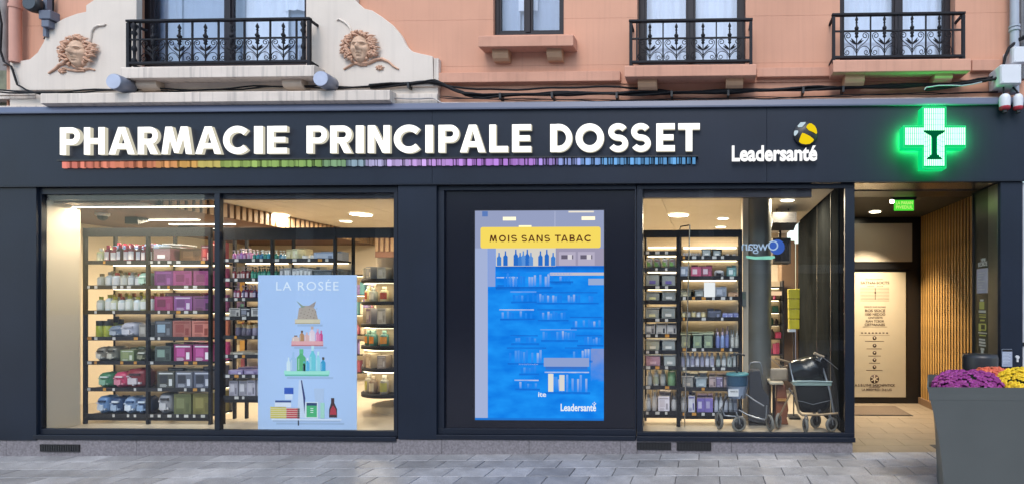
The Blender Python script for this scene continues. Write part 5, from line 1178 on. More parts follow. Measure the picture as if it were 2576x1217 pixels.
# back wall shelving seen between the front shelves
def backshelf(label, a, c, levels, Y, cols, seed, lit=True, back=M_BACK):
    k = thing('wall_shelf', label, 'shelves'); q = (a + c) / 2; x0, x1 = X(a, Y), X(c, Y); rr = random.Random(seed)
    z_t, z_b = Z(q, levels[0], Y) , Z(q, levels[-1], Y)
    bx('back_panel', x0, x1, Y + .3, Y + .32, ZF, z_t + .1, back, k); bx('side_panel', x0 - .03, x0 - .001, Y, Y + .32, ZF, z_t + .1, M_STEEL, k); bx('side_panel', x1 + .001, x1 + .03, Y, Y + .32, ZF, z_t + .1, M_STEEL, k)
    for j, l in enumerate(levels):
        z = Z(q, l, Y); bx('shelf_board', x0, x1, Y, Y + .299, z - .02, z, M_STEEL, k)
        if lit: bx('light_strip', x0 + .03, x1 - .03, Y + .22, Y + .25, z - .03, z - .0205, M_STRIP, k)
        if j == 0: continue
        pk = MB(); xx = x0 + .02; hm = Z(q, levels[j - 1], Y) - z - .05; mats = []
        while xx < x1 - .08:
            w = rr.uniform(.05, .11); h = hm * rr.uniform(.5, .9); cc = rr.choice(cols); m = col(cc)
            if m not in mats: mats.append(m)
            mi = mats.index(m)
            if rr.random() < .5: pk.box(xx, xx + w * .92, Y + .05, Y + .16, z + .001, z + h, mi)
            else: pk.lathe([(w * .42, 0), (w * .42, h * .7), (w * .2, h * .8), (w * .2, h)], 8, (xx + w * .46, Y + .11, z + .001), mi)
            xx += w
        o = pk.build('packed_goods', mats, k); o['kind'] = 'stuff'
    return k
backshelf('far wall shelving with small bottles behind the poster and front bays', 300, 1010, (690, 740, 790, 840, 890, 935), 4.1, ('#b8a890', '#8c4a5c', '#5c8c94', '#d8ceb4', '#7c6ca0', '#c8a060'), 1)
backshelf('far shelving with pink and white goods right of the column', 1880, 1968, (720, 752, 784, 816, 850, 890), 2.9, ('#c05a80', '#d88ca8', '#3c3438', '#e2d0b0', '#2c5c58', '#a03c60'), 2)
bx('pink_sign', X(1914, 2.88), X(1966, 2.88), 2.85, 2.88, Z(1940, 742, 2.88), Z(1940, 732, 2.88), glow('pink_sign', srgb('#f0c8a0'), 1.2 * LIT))
_o = COL.objects['pink_sign']; _o.name = 'header_light'; tag(_o, 'warm lit header strip above the far pink shelves', 'light')
# round column
cl = thing('column', 'dark metallic round column behind the right window', 'column'); CY = .95
xx = X(1908, CY); r = 32 * S(1908, CY)
MB().lathe([(r, 0), (r, ZC - ZF)], 40, (xx, CY, ZF + .002), cap=False).build('shaft', mat('column_metal', (.20, .205, .19), .42, .45, var=.06), cl); MB().lathe([(r + .012, 0), (r + .012, .07), (r + .001, .075)], 40, (xx, CY, ZF + .002), cap=False).build('base_ring', M_BLACK, cl)
# cream strip of wall between shelf and column
tag(bx('nib_wall', X(1868, .9), X(1882, .9), .85, 1.2, ZF, ZC, M_CREAMW), kind='structure')
cd_ = thing('card_reader', 'small grey card reader on the cream strip by the column', 'card reader'); pbox('body', 1866, 733, 1877, 770, .83, .849, mat('reader_grey', (.2, .22, .21), .4), cd_); pbox('display', 1868, 737, 1875, 752, .828, .8298, mat('lcd_green', (.15, .2, .16), .3), cd_)
# dark partition to the entrance lobby
vp = thing('lobby_partition', 'dark panelled partition between shop and entrance lobby', 'partition'); xv = XI1
bx('core', xv - .028, xv + .03, .075, 2.98, .02, ZC + .15, mat('partition_black', (.008, .008, .009), .6, spec=.0), vp)
for k in range(12):
    y = .30 + k * .23; bx('panel', xv - .042, xv - .0285, y, y + .224, ZF + .02, ZC - .02, mat('partition_panel', (.014, .0155, .016), .6, spec=.0, var=.25, scale=2), vp)
for y in (.62, 1.44): bx('reflection_bar', xv - .056, xv - .0425, y, y + .012, ZF, ZC - .01, M_CHROME, vp)  # bars added to stand in for pale vertical reflections on the dark partition
tub = thing('glass_stay', 'slim steel stay behind the right end of right window glass', 'post')
bx('stay', X(2126, .11), X(2128.5, .11), .10, .11, ZF, 2.9, M_CHROME, tub)
# black units under the ceiling and on the wall
hv = thing('air_conditioner', 'black ceiling hung air conditioner right of the column', 'air conditioner'); Y = 1.5; q = 1975
MB().profile([(Y, Z(q, 534, Y)), (Y + .7, Z(q, 534, Y)), (Y + .7, Z(q, 560, Y)), (Y + .25, Z(q, 574, Y)), (Y, Z(q, 560, Y))], X(1944, Y), X(2004, Y)).build('body', M_BLACK, hv); bx('hanger', X(1960, Y), X(1963, Y), Y + .3, Y + .33, Z(q, 534, Y), ZC + .003, M_BLACK, hv); bx('hanger', X(1990, Y), X(1993, Y), Y + .3, Y + .33, Z(q, 534, Y), ZC + .003, M_BLACK, hv)
for k in range(4): bx('louvre', X(1948, Y), X(2000, Y), Y - .006, Y - .001, Z(q, 541 + k * 5, Y), Z(q, 538.5 + k * 5, Y), mat('louvre', (.04, .04, .045), .3), hv)
tv = thing('monitor', 'black wall monitor behind the mirrored blue logo', 'monitor'); Y = 1.9; bx('cabinet', X(1944, Y), X(1990, Y), Y, Y + .25, Z(1966, 662, Y), Z(1966, 598, Y), M_BLACK, tv, .01); bx('screen', X(1948, Y), X(1986, Y), Y - .003, Y - .0005, Z(1966, 656, Y), Z(1966, 604, Y), mat('dead_screen', (.006, .006, .008), .1), tv)
bx('arm', X(1962, Y), X(1968, Y), Y + .1, Y + .14, Z(1966, 598, Y), ZC + .003, M_BLACK, tv)
rc_ = thing('infill', 'added dark brown cupboard behind the yellow display column', 'infill'); Y = 3.3  # dark block added to cover the bright gap at the back wall
bx('carcass', X(1966, Y), xv - .06, Y, Y + .5, ZF + .001, 2.75, mat('infill_brown', (.16, .10, .06), .5), rc_)
for k in range(2): a = X(1966, Y) + k * .24; bx('door', a + .004, a + .236, Y - .02, Y - .001, ZF + .08, 2.7, mat('infill_front', (.19, .12, .075), .45, var=.15, scale=3), rc_)
yb = thing('yellow_display', 'yellow stacked display column in front of the dark partition', 'display stand'); Y = .95
for k in range(4): pbox('panel', 1984 + k * .5, 726 + k * 25.5, 2012 - k * .3, 750 + k * 25.5, Y, Y + .12, mat('yellow_card', (.60, .50, .02), .5, var=.1), yb, .006)
bx('pole', X(1997, Y), X(2000, Y), Y + .05, Y + .07, ZF, Z(1998, 727, Y), M_BLACK, yb); bx('foot', X(1984, Y), X(2012, Y), Y - .06, Y + .18, ZF + .001, ZF + .025, M_BLACK, yb); pbox('white_flap', 1984, 827.5, 2001, 834, Y - .01, Y + .1, M_WHITEP, yb)
# mirrored logo, a sign's reflection laid on the glass as flat pieces
dc = thing('reflected_logo', 'mirrored white and blue script logo, reflection laid flat on the right window glass', 'reflection'); YD = YG - .0022
cx, cz = P(1955, 621, YD); r = 19 * S(1955, YD); MB().lathe([(.0005, 0), (r, 0)], 28, (cx, YD + .001, cz), 0, 'y', cap=False).build('blue_disc', mat('reflected_blue', (.02, .08, .34), .4), dc)
text('lettering', 'Owgan', X(1866, YD), X(1958, YD), Z(1912, 638, YD), Z(1912, 605, YD), YD, mat('reflected_white', (.36, .46, .56), .4), dc, .0, .001, .9, True)
MB().prism([P(a, c, YD) for a, c in ((1876, 642), (1900, 645), (1948, 643), (1950, 648), (1940, 652), (1900, 652), (1878, 649))], YD, YD + .0008).build('green_swoosh', mat('reflected_green', (.22, .55, .38), .4), dc)

# ------------------------------------------------------------------ walking aids in the right window
M_TYRE = mat('grey_tyre', (.16, .155, .14), .75, var=.15, scale=30, bump=.2); M_RIM = mat('black_rim', (.02, .02, .024), .4); M_GOLD = mat('champagne_tube', (.34, .24, .14), .32, .55, var=.08); M_SIL = mat('silver_tube', (.28, .29, .31), .3, .7)
def wheel(t, px, py, Y, r, yaw, fork=True, wdt=.035):
    x, z = P(px, py, Y); z = ZF + r + .002
    w = MB(); w.torus((0, 0, 0), r - wdt / 2, wdt / 2, 'x', 24, 8); o = w.build('wheel', M_TYRE, t); o.location = (x, Y, z); o.rotation_euler = (0, 0, yaw)
    d = MB(); d.lathe([(.001, -wdt * .25), (r - wdt * .7, -wdt * .28), (r - wdt * .7, wdt * .28), (.001, wdt * .25)], 20, (0, 0, 0), 0, 'x'); d.lathe([(.018, -wdt * .6), (.018, wdt * .6)], 10, (0, 0, 0), 0, 'x'); d.build('rim', M_RIM, o)
    if fork:
        fk = MB()
        for s in (-1, 1): fk.tube([(s * wdt * .75, 0, 0), (s * wdt * .75, -.01, r * .7), (s * wdt * .3, -.03, r * 1.25), (0, -.03, r * 1.5)], .008, 6)
        k = fk.build('fork', M_SIL, o)
    return (x, Y, z)
def tp(t, name, pts, r, m, n=8):
    return tubeobj(name, [(P(a, c, Y)[0], Y, P(a, c, Y)[1]) for a, c, Y in pts], r, m, t, n)
k = thing('rollator', 'four wheeled rollator with a black bag and mint seat, right window', 'rollator')
wheel(k, 2026, 1071, .20, .082, R(8)); wheel(k, 2092, 1071, .22, .086, R(-62)); wheel(k, 2052, 1062, .42, .086, R(-55)); wheel(k, 1958, 1066, .36, .095, R(-25), False)
tp(k, 'frame_tube', [(1997, 968, .24), (2001, 990, .24), (2006, 1020, .23), (2010, 1036, .22), (2018, 1043, .21), (2060, 1042, .21), (2108, 1038, .21)], .015, M_GOLD)
tp(k, 'frame_tube', [(2058, 897, .34), (2070, 925, .33), (2082, 962, .28), (2088, 985, .24), (2098, 1040, .21)], .012, M_SIL)
tp(k, 'frame_tube', [(1986, 912, .36), (1992, 940, .34), (1998, 966, .28)], .011, M_SIL); tp(k, 'frame_tube', [(1990, 985, .30), (1975, 1015, .33), (1958, 1052, .36)], .011, M_GOLD)
tp(k, 'brace', [(2003, 1000, .33), (1990, 985, .31), (1985, 975, .3)], .010, M_SIL)
x0, x1 = X(1994, .3), X(2090, .3); bx('seat', x0, x1, .25, .50, Z(2040, 968, .3), Z(2040, 959, .3), mat('mint_seat', (.25, .34, .31), .35), k, .008)
tp(k, 'seat_rail', [(1992, 958, .24), (2040, 957, .24), (2094, 959, .24)], .007, mat('mint_tube', (.40, .50, .50), .3, .4))
bb = MB(); n = 20; m_ = 10       # hanging bag: deep pouch sagging under the seat
zt, zb_ = Z(2045, 971, .3), Z(2045, 1036, .3); xc, hw = (X(2000, .3) + X(2090, .3)) / 2, (X(2090, .3) - X(2000, .3)) / 2
for j in range(m_ + 1):
    v = j / m_
    for i in range(n):
        t = 2 * math.pi * i / n; se = lambda q_: math.copysign(abs(q_) ** .45, q_); f = 1 - .22 * v ** 3; g_ = 1 - .35 * max(0, v - .8) * 3
        bb.v.append((xc + se(math.cos(t)) * hw * f * g_, .37 + se(math.sin(t)) * .11 * (1 + .25 * math.sin(v * 3)) * g_, zt + (zb_ - zt) * v))
for j in range(m_):
    for i in range(n): bb.face([j * n + i, j * n + (i + 1) % n, (j + 1) * n + (i + 1) % n, (j + 1) * n + i], 0, True)
bb.poly([bb.v[m_ * n + i] for i in range(n)]); bb.build('bag', mat('black_fabric', (.006, .007, .007), .7, spec=.2), k)
for a in (1008,): tp(k, 'cord', [(1998, a - 3, .235), (2020, a + 1, .225), (2045, a + 3 + (5 if a > 1000 else 0), .222), (2070, a + 2, .225), (2088, a - 2, .235)], .003, M_SIL, 5)
bg_ = MB(); n, m_ = 22, 12        # shiny black cover stretched between the handles
p00, p11 = P(1984, 958, .40), P(2080, 893, .40)
for j in range(m_ + 1):
    v = j / m_
    for i in range(n + 1):
        u = i / n; lx = 1984 + (2080 - 1984) * u; top = 912 - 22 * u - 5 * math.sin(u * math.pi); ly = 958 + (top - 958) * v
        bul = math.sin(math.pi * u) ** .6 * math.sin(math.pi * min(1, v * .9 + .1)) ** .7; Y = .40 - .13 * bul; q_ = P(lx, ly, .40); bg_.v.append((q_[0], Y + .006 * math.sin(u * 19 + v * 7), q_[1]))
for j in range(m_):
    for i in range(n): a = j * (n + 1) + i; bg_.face([a, a + 1, a + n + 2, a + n + 1], 0, True)
o = bg_.build('cover', mat('black_vinyl', (.005, .006, .006), .22), k); so = o.modifiers.new('thick', 'SOLIDIFY'); so.thickness = .01; so.offset = 1
tp(k, 'handle', [(2048, 887, .30), (2060, 893, .31), (2072, 897, .33)], .017, mat('tan_grip', (.34, .27, .2), .6)); tp(k, 'brake_lever', [(2052, 902, .29), (2062, 908, .30), (2068, 898, .31)], .006, M_SIL)
tp(k, 'handle', [(1950, 901, .34), (1966, 904, .35), (1986, 910, .36)], .012, M_GOLD); tp(k, 'brake_lever', [(1958, 912, .34), (1968, 922, .35), (1982, 918, .36)], .006, M_GOLD)
tp(k, 'cable', [(2070, 898, .33), (2090, 912, .32), (2120, 938, .30)], .004, M_SIL, 5); tp(k, 'cable', [(1936, 898, .4), (1952, 912, .38), (1970, 925, .36)], .004, M_SIL, 5)
MB().lathe([(.001, 0), (.018, .006), (.03, .03), (.012, .05)], 10, (X(2062, .25), .25, Z(2062, 1040, .25))).build('caster_hub', M_BLACK, k)
k = thing('walker', 'three wheeled silver walker with a blue lidded wire basket', 'walker')
wheel(k, 1809, 1062, .34, .098, R(25)); wheel(k, 1859, 1072, .20, .092, R(-68)); wheel(k, 1937, 1066, .24, .096, R(18), False)
Yb = .33
tp(k, 'stem', [(1853, 890, .38), (1853, 925, .37), (1855, 945, .36)], .011, M_RIM); tp(k, 'crossbar', [(1815, 1022, .33), (1822, 1044, .33), (1842, 1046, .30), (1870, 1047, .26)], .010, M_SIL)
tp(k, 'front_leg', [(1838, 985, .36), (1822, 1008, .35), (1816, 1040, .34), (1811, 1050, .34)], .012, M_RIM); tp(k, 'fork_stay', [(1858, 1046, .22), (1854, 1052, .21), (1866, 1070, .205)], .010, M_SIL)
tp(k, 'side_rail', [(1858, 1030, .30), (1880, 1042, .28), (1905, 1050, .26), (1924, 1054, .24), (1928, 1048, .24), (1929, 1018, .25)], .010, M_SIL); tp(k, 'side_rail', [(1876, 990, .33), (1895, 1004, .31), (1922, 1020, .28)], .009, M_SIL)
tp(k, 'rear_leg', [(1868, 980, .36), (1862, 1010, .34), (1868, 1035, .3)], .010, M_RIM); tp(k, 'handle', [(1838, 896, .36), (1840, 891, .36), (1862, 889, .38), (1874, 893, .38)], .012, M_RIM); tp(k, 'brake_lever', [(1835, 915, .35), (1836, 899, .35), (1848, 897, .36)], .006, M_SIL)
bs = bpy.data.objects.new('basket', None); COL.objects.link(bs); bs.parent = k
zt, zb_ = Z(1855, 943, Yb), Z(1855, 1003, Yb); xc = X(1855.5, Yb); rt, rbm = 28 * S(1855, Yb), 20 * S(1855, Yb)
wm = MB()
for i in range(28):
    t = 2 * math.pi * i / 28; wm.tube([(xc + rt * math.cos(t), Yb + .09 + rt * .8 * math.sin(t), zt), (xc + (rt * .96) * math.cos(t), Yb + .09 + rt * .76 * math.sin(t), zt * .45 + zb_ * .55), (xc + rbm * math.cos(t), Yb + .09 + rbm * .8 * math.sin(t), zb_)], .0022, 4)
wm.build('wire_cage', mat('basket_wire', (.08, .12, .20), .4), bs); MB().lathe([(rt * .94, 0), (rt * .92, -.13)], 24, (xc, Yb + .09, zt - .0), cap=False).build('liner', mat('navy_liner', (.02, .07, .13), .5), bs); MB().lathe([(rbm * .9, 0), (rt * .88, zt - .131 - zb_)], 24, (xc, Yb + .09, zb_), cap=True).build('tub', mat('pale_blue_tub', (.30, .36, .48), .4), bs)
MB().lathe([(rt * 1.04, -.006), (rt * 1.06, .012), (rt * .9, .022), (.002, .026)], 28, (xc, Yb + .09, zt)).build('lid', mat('teal_lid', (.07, .24, .27), .4), bs)
o = pbox('price_tag', 1832, 978, 1858, 996, Yb - .065, Yb - .061, mat('white_tag', (.72, .72, .72), .6), k)
text('tag_lettering', 'VENTE OU', X(1837, Yb - .066), X(1856, Yb - .066), Z(1846, 985.5, Yb - .066), Z(1846, 982, Yb - .066), Yb - .0665, M_BLACK, k, .01, .001)
k = thing('trolley_bag', 'dark grey upright trolley bag with a silver handle by the column', 'trolley bag'); Y = .52
q = 1905; MB().prism([P(a, c, Y) for a, c in ((1883, 1058), (1884, 940), (1890, 930), (1912, 930), (1920, 978), (1936, 1000), (1936, 1062), (1910, 1064))], Y, Y + .2).build('body', mat('charcoal_fabric', (.035, .037, .045), .7), k, None, .015)
tubeobj('handle', [(P(a, c, Y)[0], Y + .1, P(a, c, Y)[1]) for a, c in ((1886, 932), (1886, 922), (1890, 914), (1898, 912), (1912, 912), (1917, 918), (1921, 945))], .008, M_SIL, k); bx('foot', X(1884, Y), X(1934, Y), Y + .02, Y + .18, ZF + .001, Z(q, 1065, Y), M_BLACK, k)
k = thing('chair', 'tan backed chair with a red brown leg behind the rollator', 'chair'); Y = .62
pbox('backrest', 1938, 925, 1982, 958, Y + .02, Y + .07, mat('tan_back', (.33, .27, .20), .5, var=.2), k, .03); pbox('seat', 1936, 960, 1972, 967, Y - .1, Y + .3, mat('cream_seat', (.45, .40, .30), .5), k, .01)
MB().prism([P(a, c, Y) for a, c in ((1954, 968), (1976, 968), (1980, 1000), (1983, 1030), (1979, 1050), (1983, 1066), (1950, 1066), (1952, 1020))], Y - .02, Y + .10).build('leg', mat('red_brown_leg', (.25, .085, .04), .5), k, None, .01); pbox('crossbar', 1955, 1002, 1978, 1008, Y - .06, Y - .022, mat('orange_bar', (.45, .22, .06), .5), k)
bx('rear_leg', X(1944, Y + .2), X(1950, Y + .2), Y + .2, Y + .25, ZF + .001, Z(1946, 966, Y + .2), M_BLACK, k)

# ------------------------------------------------------------------ poster board in the left window
pb2 = thing('poster_board', 'pale blue LA ROSÉE poster board with printed shelves of bottles', 'poster'); YQ = .14
def tint(h): return mat('poster_' + h.lstrip('#'), h, .6, var=.02)
pbox('board', 649, 691, 897, 1081, YQ, YQ + .010, mat('poster_blue', '#b6cff2', .55, var=.03, scale=.8), pb2)
bx('foot', X(690, YQ), X(860, YQ), YQ + .011, YQ + .25, ZF + .001, ZF + .02, M_WHITEP, pb2)
Yq = YQ - .001
def pr_(name, a, t, c, d, h, lv=1): return pbox(name, a, t, c, d, YQ - .0007 * lv, YQ, tint(h), pb2)
def poly_(name, pts, h, lv=1): return MB().prism([P(a, c, YQ) for a, c in pts], YQ - .0007 * lv, YQ).build(name, tint(h), pb2)
def lt_(h): v = [int(h[i:i + 2], 16) for i in (1, 3, 5)]; return '#%02x%02x%02x' % tuple(int(x + (250 - x) * .45) for x in v)
def pbot(a, base, w, hgt, h, cap=None, lv=2):
    poly_('printed_bottle', [(a, base), (a + w, base), (a + w, base - hgt * .62), (a + w * .7, base - hgt * .76), (a + w * .66, base - hgt), (a + w * .34, base - hgt), (a + w * .3, base - hgt * .76), (a, base - hgt * .62)], h, lv)
    pr_('printed_highlight', a + w * .12, base - hgt * .58, a + w * .26, base - hgt * .06, lt_(h), lv + .5)
    if cap: pr_('printed_cap', a + w * .28, base - hgt * 1.02, a + w * .72, base - hgt * .82, cap, lv + 1)
text('lettering', 'LA ROSÉE', X(695, YQ), X(852, YQ), Z(773, 730, YQ), Z(773, 702, YQ), YQ - .001, tint('#eef5ff'), pb2, .004, .001, 1.15)
text('lettering', 'PARIS', X(752, YQ), X(794, YQ), Z(773, 744, YQ), Z(773, 738, YQ), YQ - .001, tint('#c2d6f2'), pb2, .0, .001, 1.6)
poly_('printed_pouch', [(748, 802), (752, 776), (760, 768), (784, 768), (794, 778), (800, 802)], '#b9a898', 2); poly_('printed_bow', [(746, 756), (762, 768), (770, 770), (760, 774)], '#8fa08c', 3); poly_('printed_bow', [(795, 757), (778, 768), (772, 771), (790, 772)], '#a89890', 3)
for i in range(26): xq, yq = 752 + (i * 37 % 45), 774 + (i * 23 % 26); pr_('printed_spot', xq, yq, xq + 1.5, yq + 1.5, '#6c5c54', 3)
pr_('printed_shelf', 742, 802, 805, 811, '#e2d2b0'); pr_('printed_shelf_edge', 742, 811, 805, 813.5, '#c2ae86')
for a, w, hg, h, cp in ((735, 18, 14, '#e8c8b8', '#7a5a44'), (754, 11, 26, '#c08a58', '#6a4830'), (766, 12, 22, '#e8b8b0', None), (778, 14, 36, '#f0d8dc', '#d8b0a0'), (794, 10, 30, '#e88cb0', '#f0b8c8'), (804, 8, 26, '#d84888', '#e070a0')): pbot(a, 857, w, hg, h, cp)
pr_('printed_shelf', 733, 856, 813, 866, '#f0b0b0'); pr_('printed_shelf_edge', 733, 866, 813, 869.5, '#d08088')
for a, w, hg, h, cp in ((721, 10, 34, '#dcecf0', None), (731, 14, 48, '#a8c8e8', None), (747, 22, 54, '#58b878', '#6cc890'), (762, 6, 24, '#38a8d0', '#60c0e0'), (769, 9, 32, '#58b8e0', '#e8f0f4'), (779, 15, 62, '#70d0d8', '#c8ecf0'), (795, 11, 48, '#98dce4', '#d0f0f0'), (807, 12, 34, '#28a0cc', '#4c4038')): pbot(a, 932, w, hg, h, cp)
pr_('printed_shelf', 715, 931, 829, 941, '#a8ecd4'); pr_('printed_shelf_edge', 717, 941, 827, 945, '#68c4a8')
pr_('printed_box', 691, 1006, 732, 1023, '#e6ebf4', 2); pr_('printed_band', 692, 1006, 732, 1011, '#2c4c8c', 3); pr_('printed_box', 680, 1022, 720, 1051, '#d8c85c', 2); pr_('printed_box', 720.5, 1025, 754, 1051, '#c83c44', 2)
for i in range(5): pr_('printed_line', 680, 1026 + i * 5, 754, 1027 + i * 5, '#eae6d8', 3)
pr_('printed_jar', 715, 974, 738, 990, '#2858b8', 2); pr_('printed_jar', 717, 990, 736, 1004, '#d8e4f4', 2); poly_('printed_tube', [(748, 1050), (770, 1050), (762, 955), (752, 955)], '#d4e0f2', 2); poly_('printed_brush', [(757, 955), (760, 955), (768, 1000), (766, 1040), (763, 1000)], '#2c3c74', 3)
poly_('printed_tube', [(796, 1050), (812, 1050), (816, 976), (790, 976)], '#b8cce8', 2); pr_('printed_box', 768, 1010, 800, 1051, '#e4ecf2', 3); pr_('printed_panel', 771, 1013, 797, 1048, '#48b878', 4); pr_('printed_band', 771, 1012, 797, 1019, '#24406c', 5); pr_('printed_tube', 806, 1012, 816, 1051, '#a8dcc8', 4)
for i in range(3): pr_('printed_mark', 781, 1025 + i * 5, 788, 1027 + i * 5, '#e8f4ec', 5)
poly_('printed_bottle', [(828, 1049), (848, 1049), (848, 1028), (841, 1012), (841, 1000), (833, 1000), (833, 1012), (828, 1028)], '#3a1c20', 2); poly_('printed_panel', [(830, 1042), (847, 1042), (845, 1028), (838, 1018), (832, 1028)], '#b83040', 3)
pr_('printed_shelf', 683, 1052, 859, 1056, '#dfe8f6'); pr_('printed_shelf_edge', 686, 1056, 856, 1060, '#a9bfdf', 2); pr_('printed_bracket', 749, 1056, 752, 1069, '#24324c', 3)

for a, c, y in ((748, 812, 815), (740, 822, 871), (722, 838, 947), (695, 866, 1062)): pr_('printed_shadow', a, y, c, y + 5, '#a6bedf', .6)
# ------------------------------------------------------------------ entrance lobby
M_TAN = mat('lobby_tile', (.19, .15, .105), .45, var=.10, scale=5, bump=.1, bscale=120)
lf = MB().box(XI1 + .03, 3.6, -.003, 3.02, -.1, .0, 0).build('lobby_floor', M_JOINT); tag(lf, kind='structure')
tl = MB().box(.002, .448, .002, .298, 0, .016).mesh('floor_tile', M_TAN)
for i in range(5):
    for j in range(10): link('floor_tile', tl, lf, (XI1 + .03 + i * .45 - (.2 if j % 2 else 0), .004 + j * .3, .0005))
mt = thing('door_mat', 'dark brown mat inside the lobby before the door', 'mat'); Y0, Y1 = 2.0, 2.72; bx('pile', 1.75, X(2296, 1.95), Y0, Y1, .0175, .028, mat('mat_pile', (.085, .06, .04), .95, var=.2, scale=60, bump=.4), mt); bx('edging', 1.73, X(2296, 1.95) + .02, Y0 - .02, Y1 + .02, .0168, .0225, M_BLACK, mt)
# lobby ceiling, soffit, beam
LC = 3.10
tag(bx('lobby_ceiling', XI1 + .031, 3.62, .721, 3.0, LC, LC + .08, mat('lobby_ceiling', (.05, .045, .03), .6)), kind='structure')
bx('soffit', XI1 + .031, xr0 - .002, -.008, .37, z_fb - .010, z_fb + .01, mat('soffit_steel', (.42, .38, .33), .22, .9, var=.05), shop)
bx('door_track', XI1 + .031, 3.62, .372, .72, z_fb - .02, LC + .08, mat('track_black', (.012, .012, .013), .3), shop)
# slatted oak wall
ow = thing('slat_wall', 'oak slatted wall along the right side of entrance lobby', 'wall'); xw = 3.5
bx('backing', xw + .035, xw + .12, .56, 3.0, .0, LC, M_DKWOOD, ow)
osl = MB().box(xw + .022, xw + .034, 0, .046, .125, LC - .003).mesh('slat', M_WOOD)
y = .60
while y < 2.95: link('slat', osl, ow, (0, y, 0)); y += .092
bx('skirting', xw - .006, xw + .034, .57, 2.995, .017, .122, mat('skirting_brown', (.20, .12, .065), .5), ow)
# jamb, steel lined
jb = thing('steel_jamb', 'brushed steel door jamb with stickers right of the lobby', 'door jamb')
M_BR = mat('brushed_steel', (.30, .29, .25), .30, .85, var=.1, scale=3); M_OL = mat('dark_olive_steel', (.085, .085, .065), .30, .6, var=.1)
bx('front_sheet', xr0 - .006, xr0 - .0008, .0, .20, .018, z_fb - .022, M_BR, jb); bx('rear_sheet', xr0 - .006, xr0 - .0008, .203, .52, .018, z_fb - .022, M_OL, jb); bx('edge_strip', xr0 - .02, xr0 - .0008, .521, .549, .018, z_fb - .022, M_BLACK, jb)
xs_ = xr0 - .007
def onjamb(px, py):    # point on the jamb face x = xs_ seen at a photo position
    u = (px - PX) / F; dx, dy = -_s + u * _c, _c + u * _s; t = xs_ / dx; return (CAM[1] + dy * t, CAM[2] + (PY - py) / F * t)
def jst(name, a, t, c, d, m, th=.0015):
    y1, z1 = onjamb(a, t); y0, z0 = onjamb(c, d); z1b = onjamb(c, t)[1]
    return bx(name, xs_ - th, xs_, y0, y1, z0, z1b, m, jb)
M_STK = mat('sticker_white', (.55, .55, .50), .6); M_STY = mat('sticker_yellow', (.45, .45, .12), .6); M_PAP = mat('paper_lilac', (.42, .40, .47), .7)
jst('paper_notice', 2457, 673, 2485, 736, M_PAP)
for i in range(7): jst('printed_line', 2460, 684 + i * 7, 2478 - (i % 3) * 4, 685.5 + i * 7, M_STK, .0025)
def jtext(s, a, t, c, d, m):
    y1, z1 = onjamb(a, t); y0, z0 = onjamb(c, d)
    text('sticker_lettering', s, 0, y1 - y0, z0, z1, 0, m, jb, .01, .0015, flipxy=lambda p: (xs_ - .001 + p[1], y1 - p[0], p[2]))
jtext('MINI', 2468, 650, 2479, 657, M_STK); jtext('BEDROE', 2461, 660, 2484, 668, M_STK)
for (a, t, c, d, m) in ((2466, 752, 2474, 757, M_STK), (2464, 758, 2476, 777, M_STY), (2462, 780, 2480, 786, M_STK), (2463, 790, 2480, 792, M_STY), (2463, 795, 2480, 798, M_STY), (2466, 803, 2477, 807, M_STY), (2462, 813, 2468, 832, M_STY), (2468, 813, 2480, 816, M_STY), (2468, 828, 2480, 831, M_STY), (2478, 816, 2481, 828, M_STY), (2461, 836, 2483, 839, M_STK), (2464, 842, 2480, 845, M_STY), (2463, 852, 2478, 856, M_STK), (2463, 859, 2479, 864, M_STK), (2463, 867, 2480, 871, M_STK), (2467, 875, 2476, 880, M_STK), (2468, 880, 2474, 888, M_STK)): jst('sticker', a, t, c, d, m)
# closed door wall at the back of the lobby
dr = thing('lobby_door', 'black framed lobby door with cream glazed panels', 'door'); YD_ = 3.0
bx('frame', XI1 + .031, 3.62, YD_, YD_ + .08, .0, LC, mat('door_black', (.010, .010, .011), .3), dr)
pbox('upper_panel', 2080, 562, 2295, 658, YD_ - .012, YD_ - .001, mat('cream_panel', (.46, .41, .33), .35, var=.02), dr, .004); pbox('transom', 2080, 664, 2300, 676, YD_ - .02, YD_ - .001, mat('door_black', (.010, .010, .011)), dr)
nt_ = thing('notice_board', 'cream opening hours notice board on the lobby door', 'notice board'); YN = YD_ - .03
pbox('board', 2090, 684, 2279, 998, YN, YN + .028, mat('cream_board', (.46, .40, .29), .5, var=.02), nt_, .004)
M_INK = mat('brown_ink', (.06, .035, .025), .7)
def nt_text(s, a, c, y0, y1, b=.02): text('lettering', s, X(a, YN), X(c, YN), Z(2200, y1, YN), Z(2200, y0, YN), YN - .001, M_INK, nt_, b, .0015)
nt_text('Tpo met ammeanunt', 2177, 2221, 700, 704, .0); nt_text('SATNAI-SOCTS', 2165, 2237, 707, 714); nt_text('RANOR', 2182, 2199, 717.5, 720.5, .0); nt_text('RAVOR', 2206, 2222, 717.5, 720.5, .0)
def nl(a, t, c, d, m=M_INK): pbox('printed_line', a, t, c, d, YN - .001, YN, m, nt_)
for i in range(10): nl(2164, 723 + i * 3.6, 2237, 723.8 + i * 3.6)
nl(2201, 724, 2202.5, 752); pbox('printed_mark', 2200, 733, 2203.5, 737, YN - .0016, YN, M_INK, nt_)
nt_text('CENUSS RHIS INUNAS', 2174, 2228, 769, 773, .0); nt_text('ROS SS2CE', 2176, 2227, 777, 784); nt_text('1000 NEDOO', 2176, 2227, 786.5, 793); nt_text('ONTOSITS', 2184, 2220, 795.5, 801); nt_text('RIAN TCEOR', 2178, 2224, 804, 810); nt_text('CISTPANAISS', 2175, 2226, 812.5, 818.5)
nl(2170, 821, 2232, 821.8)
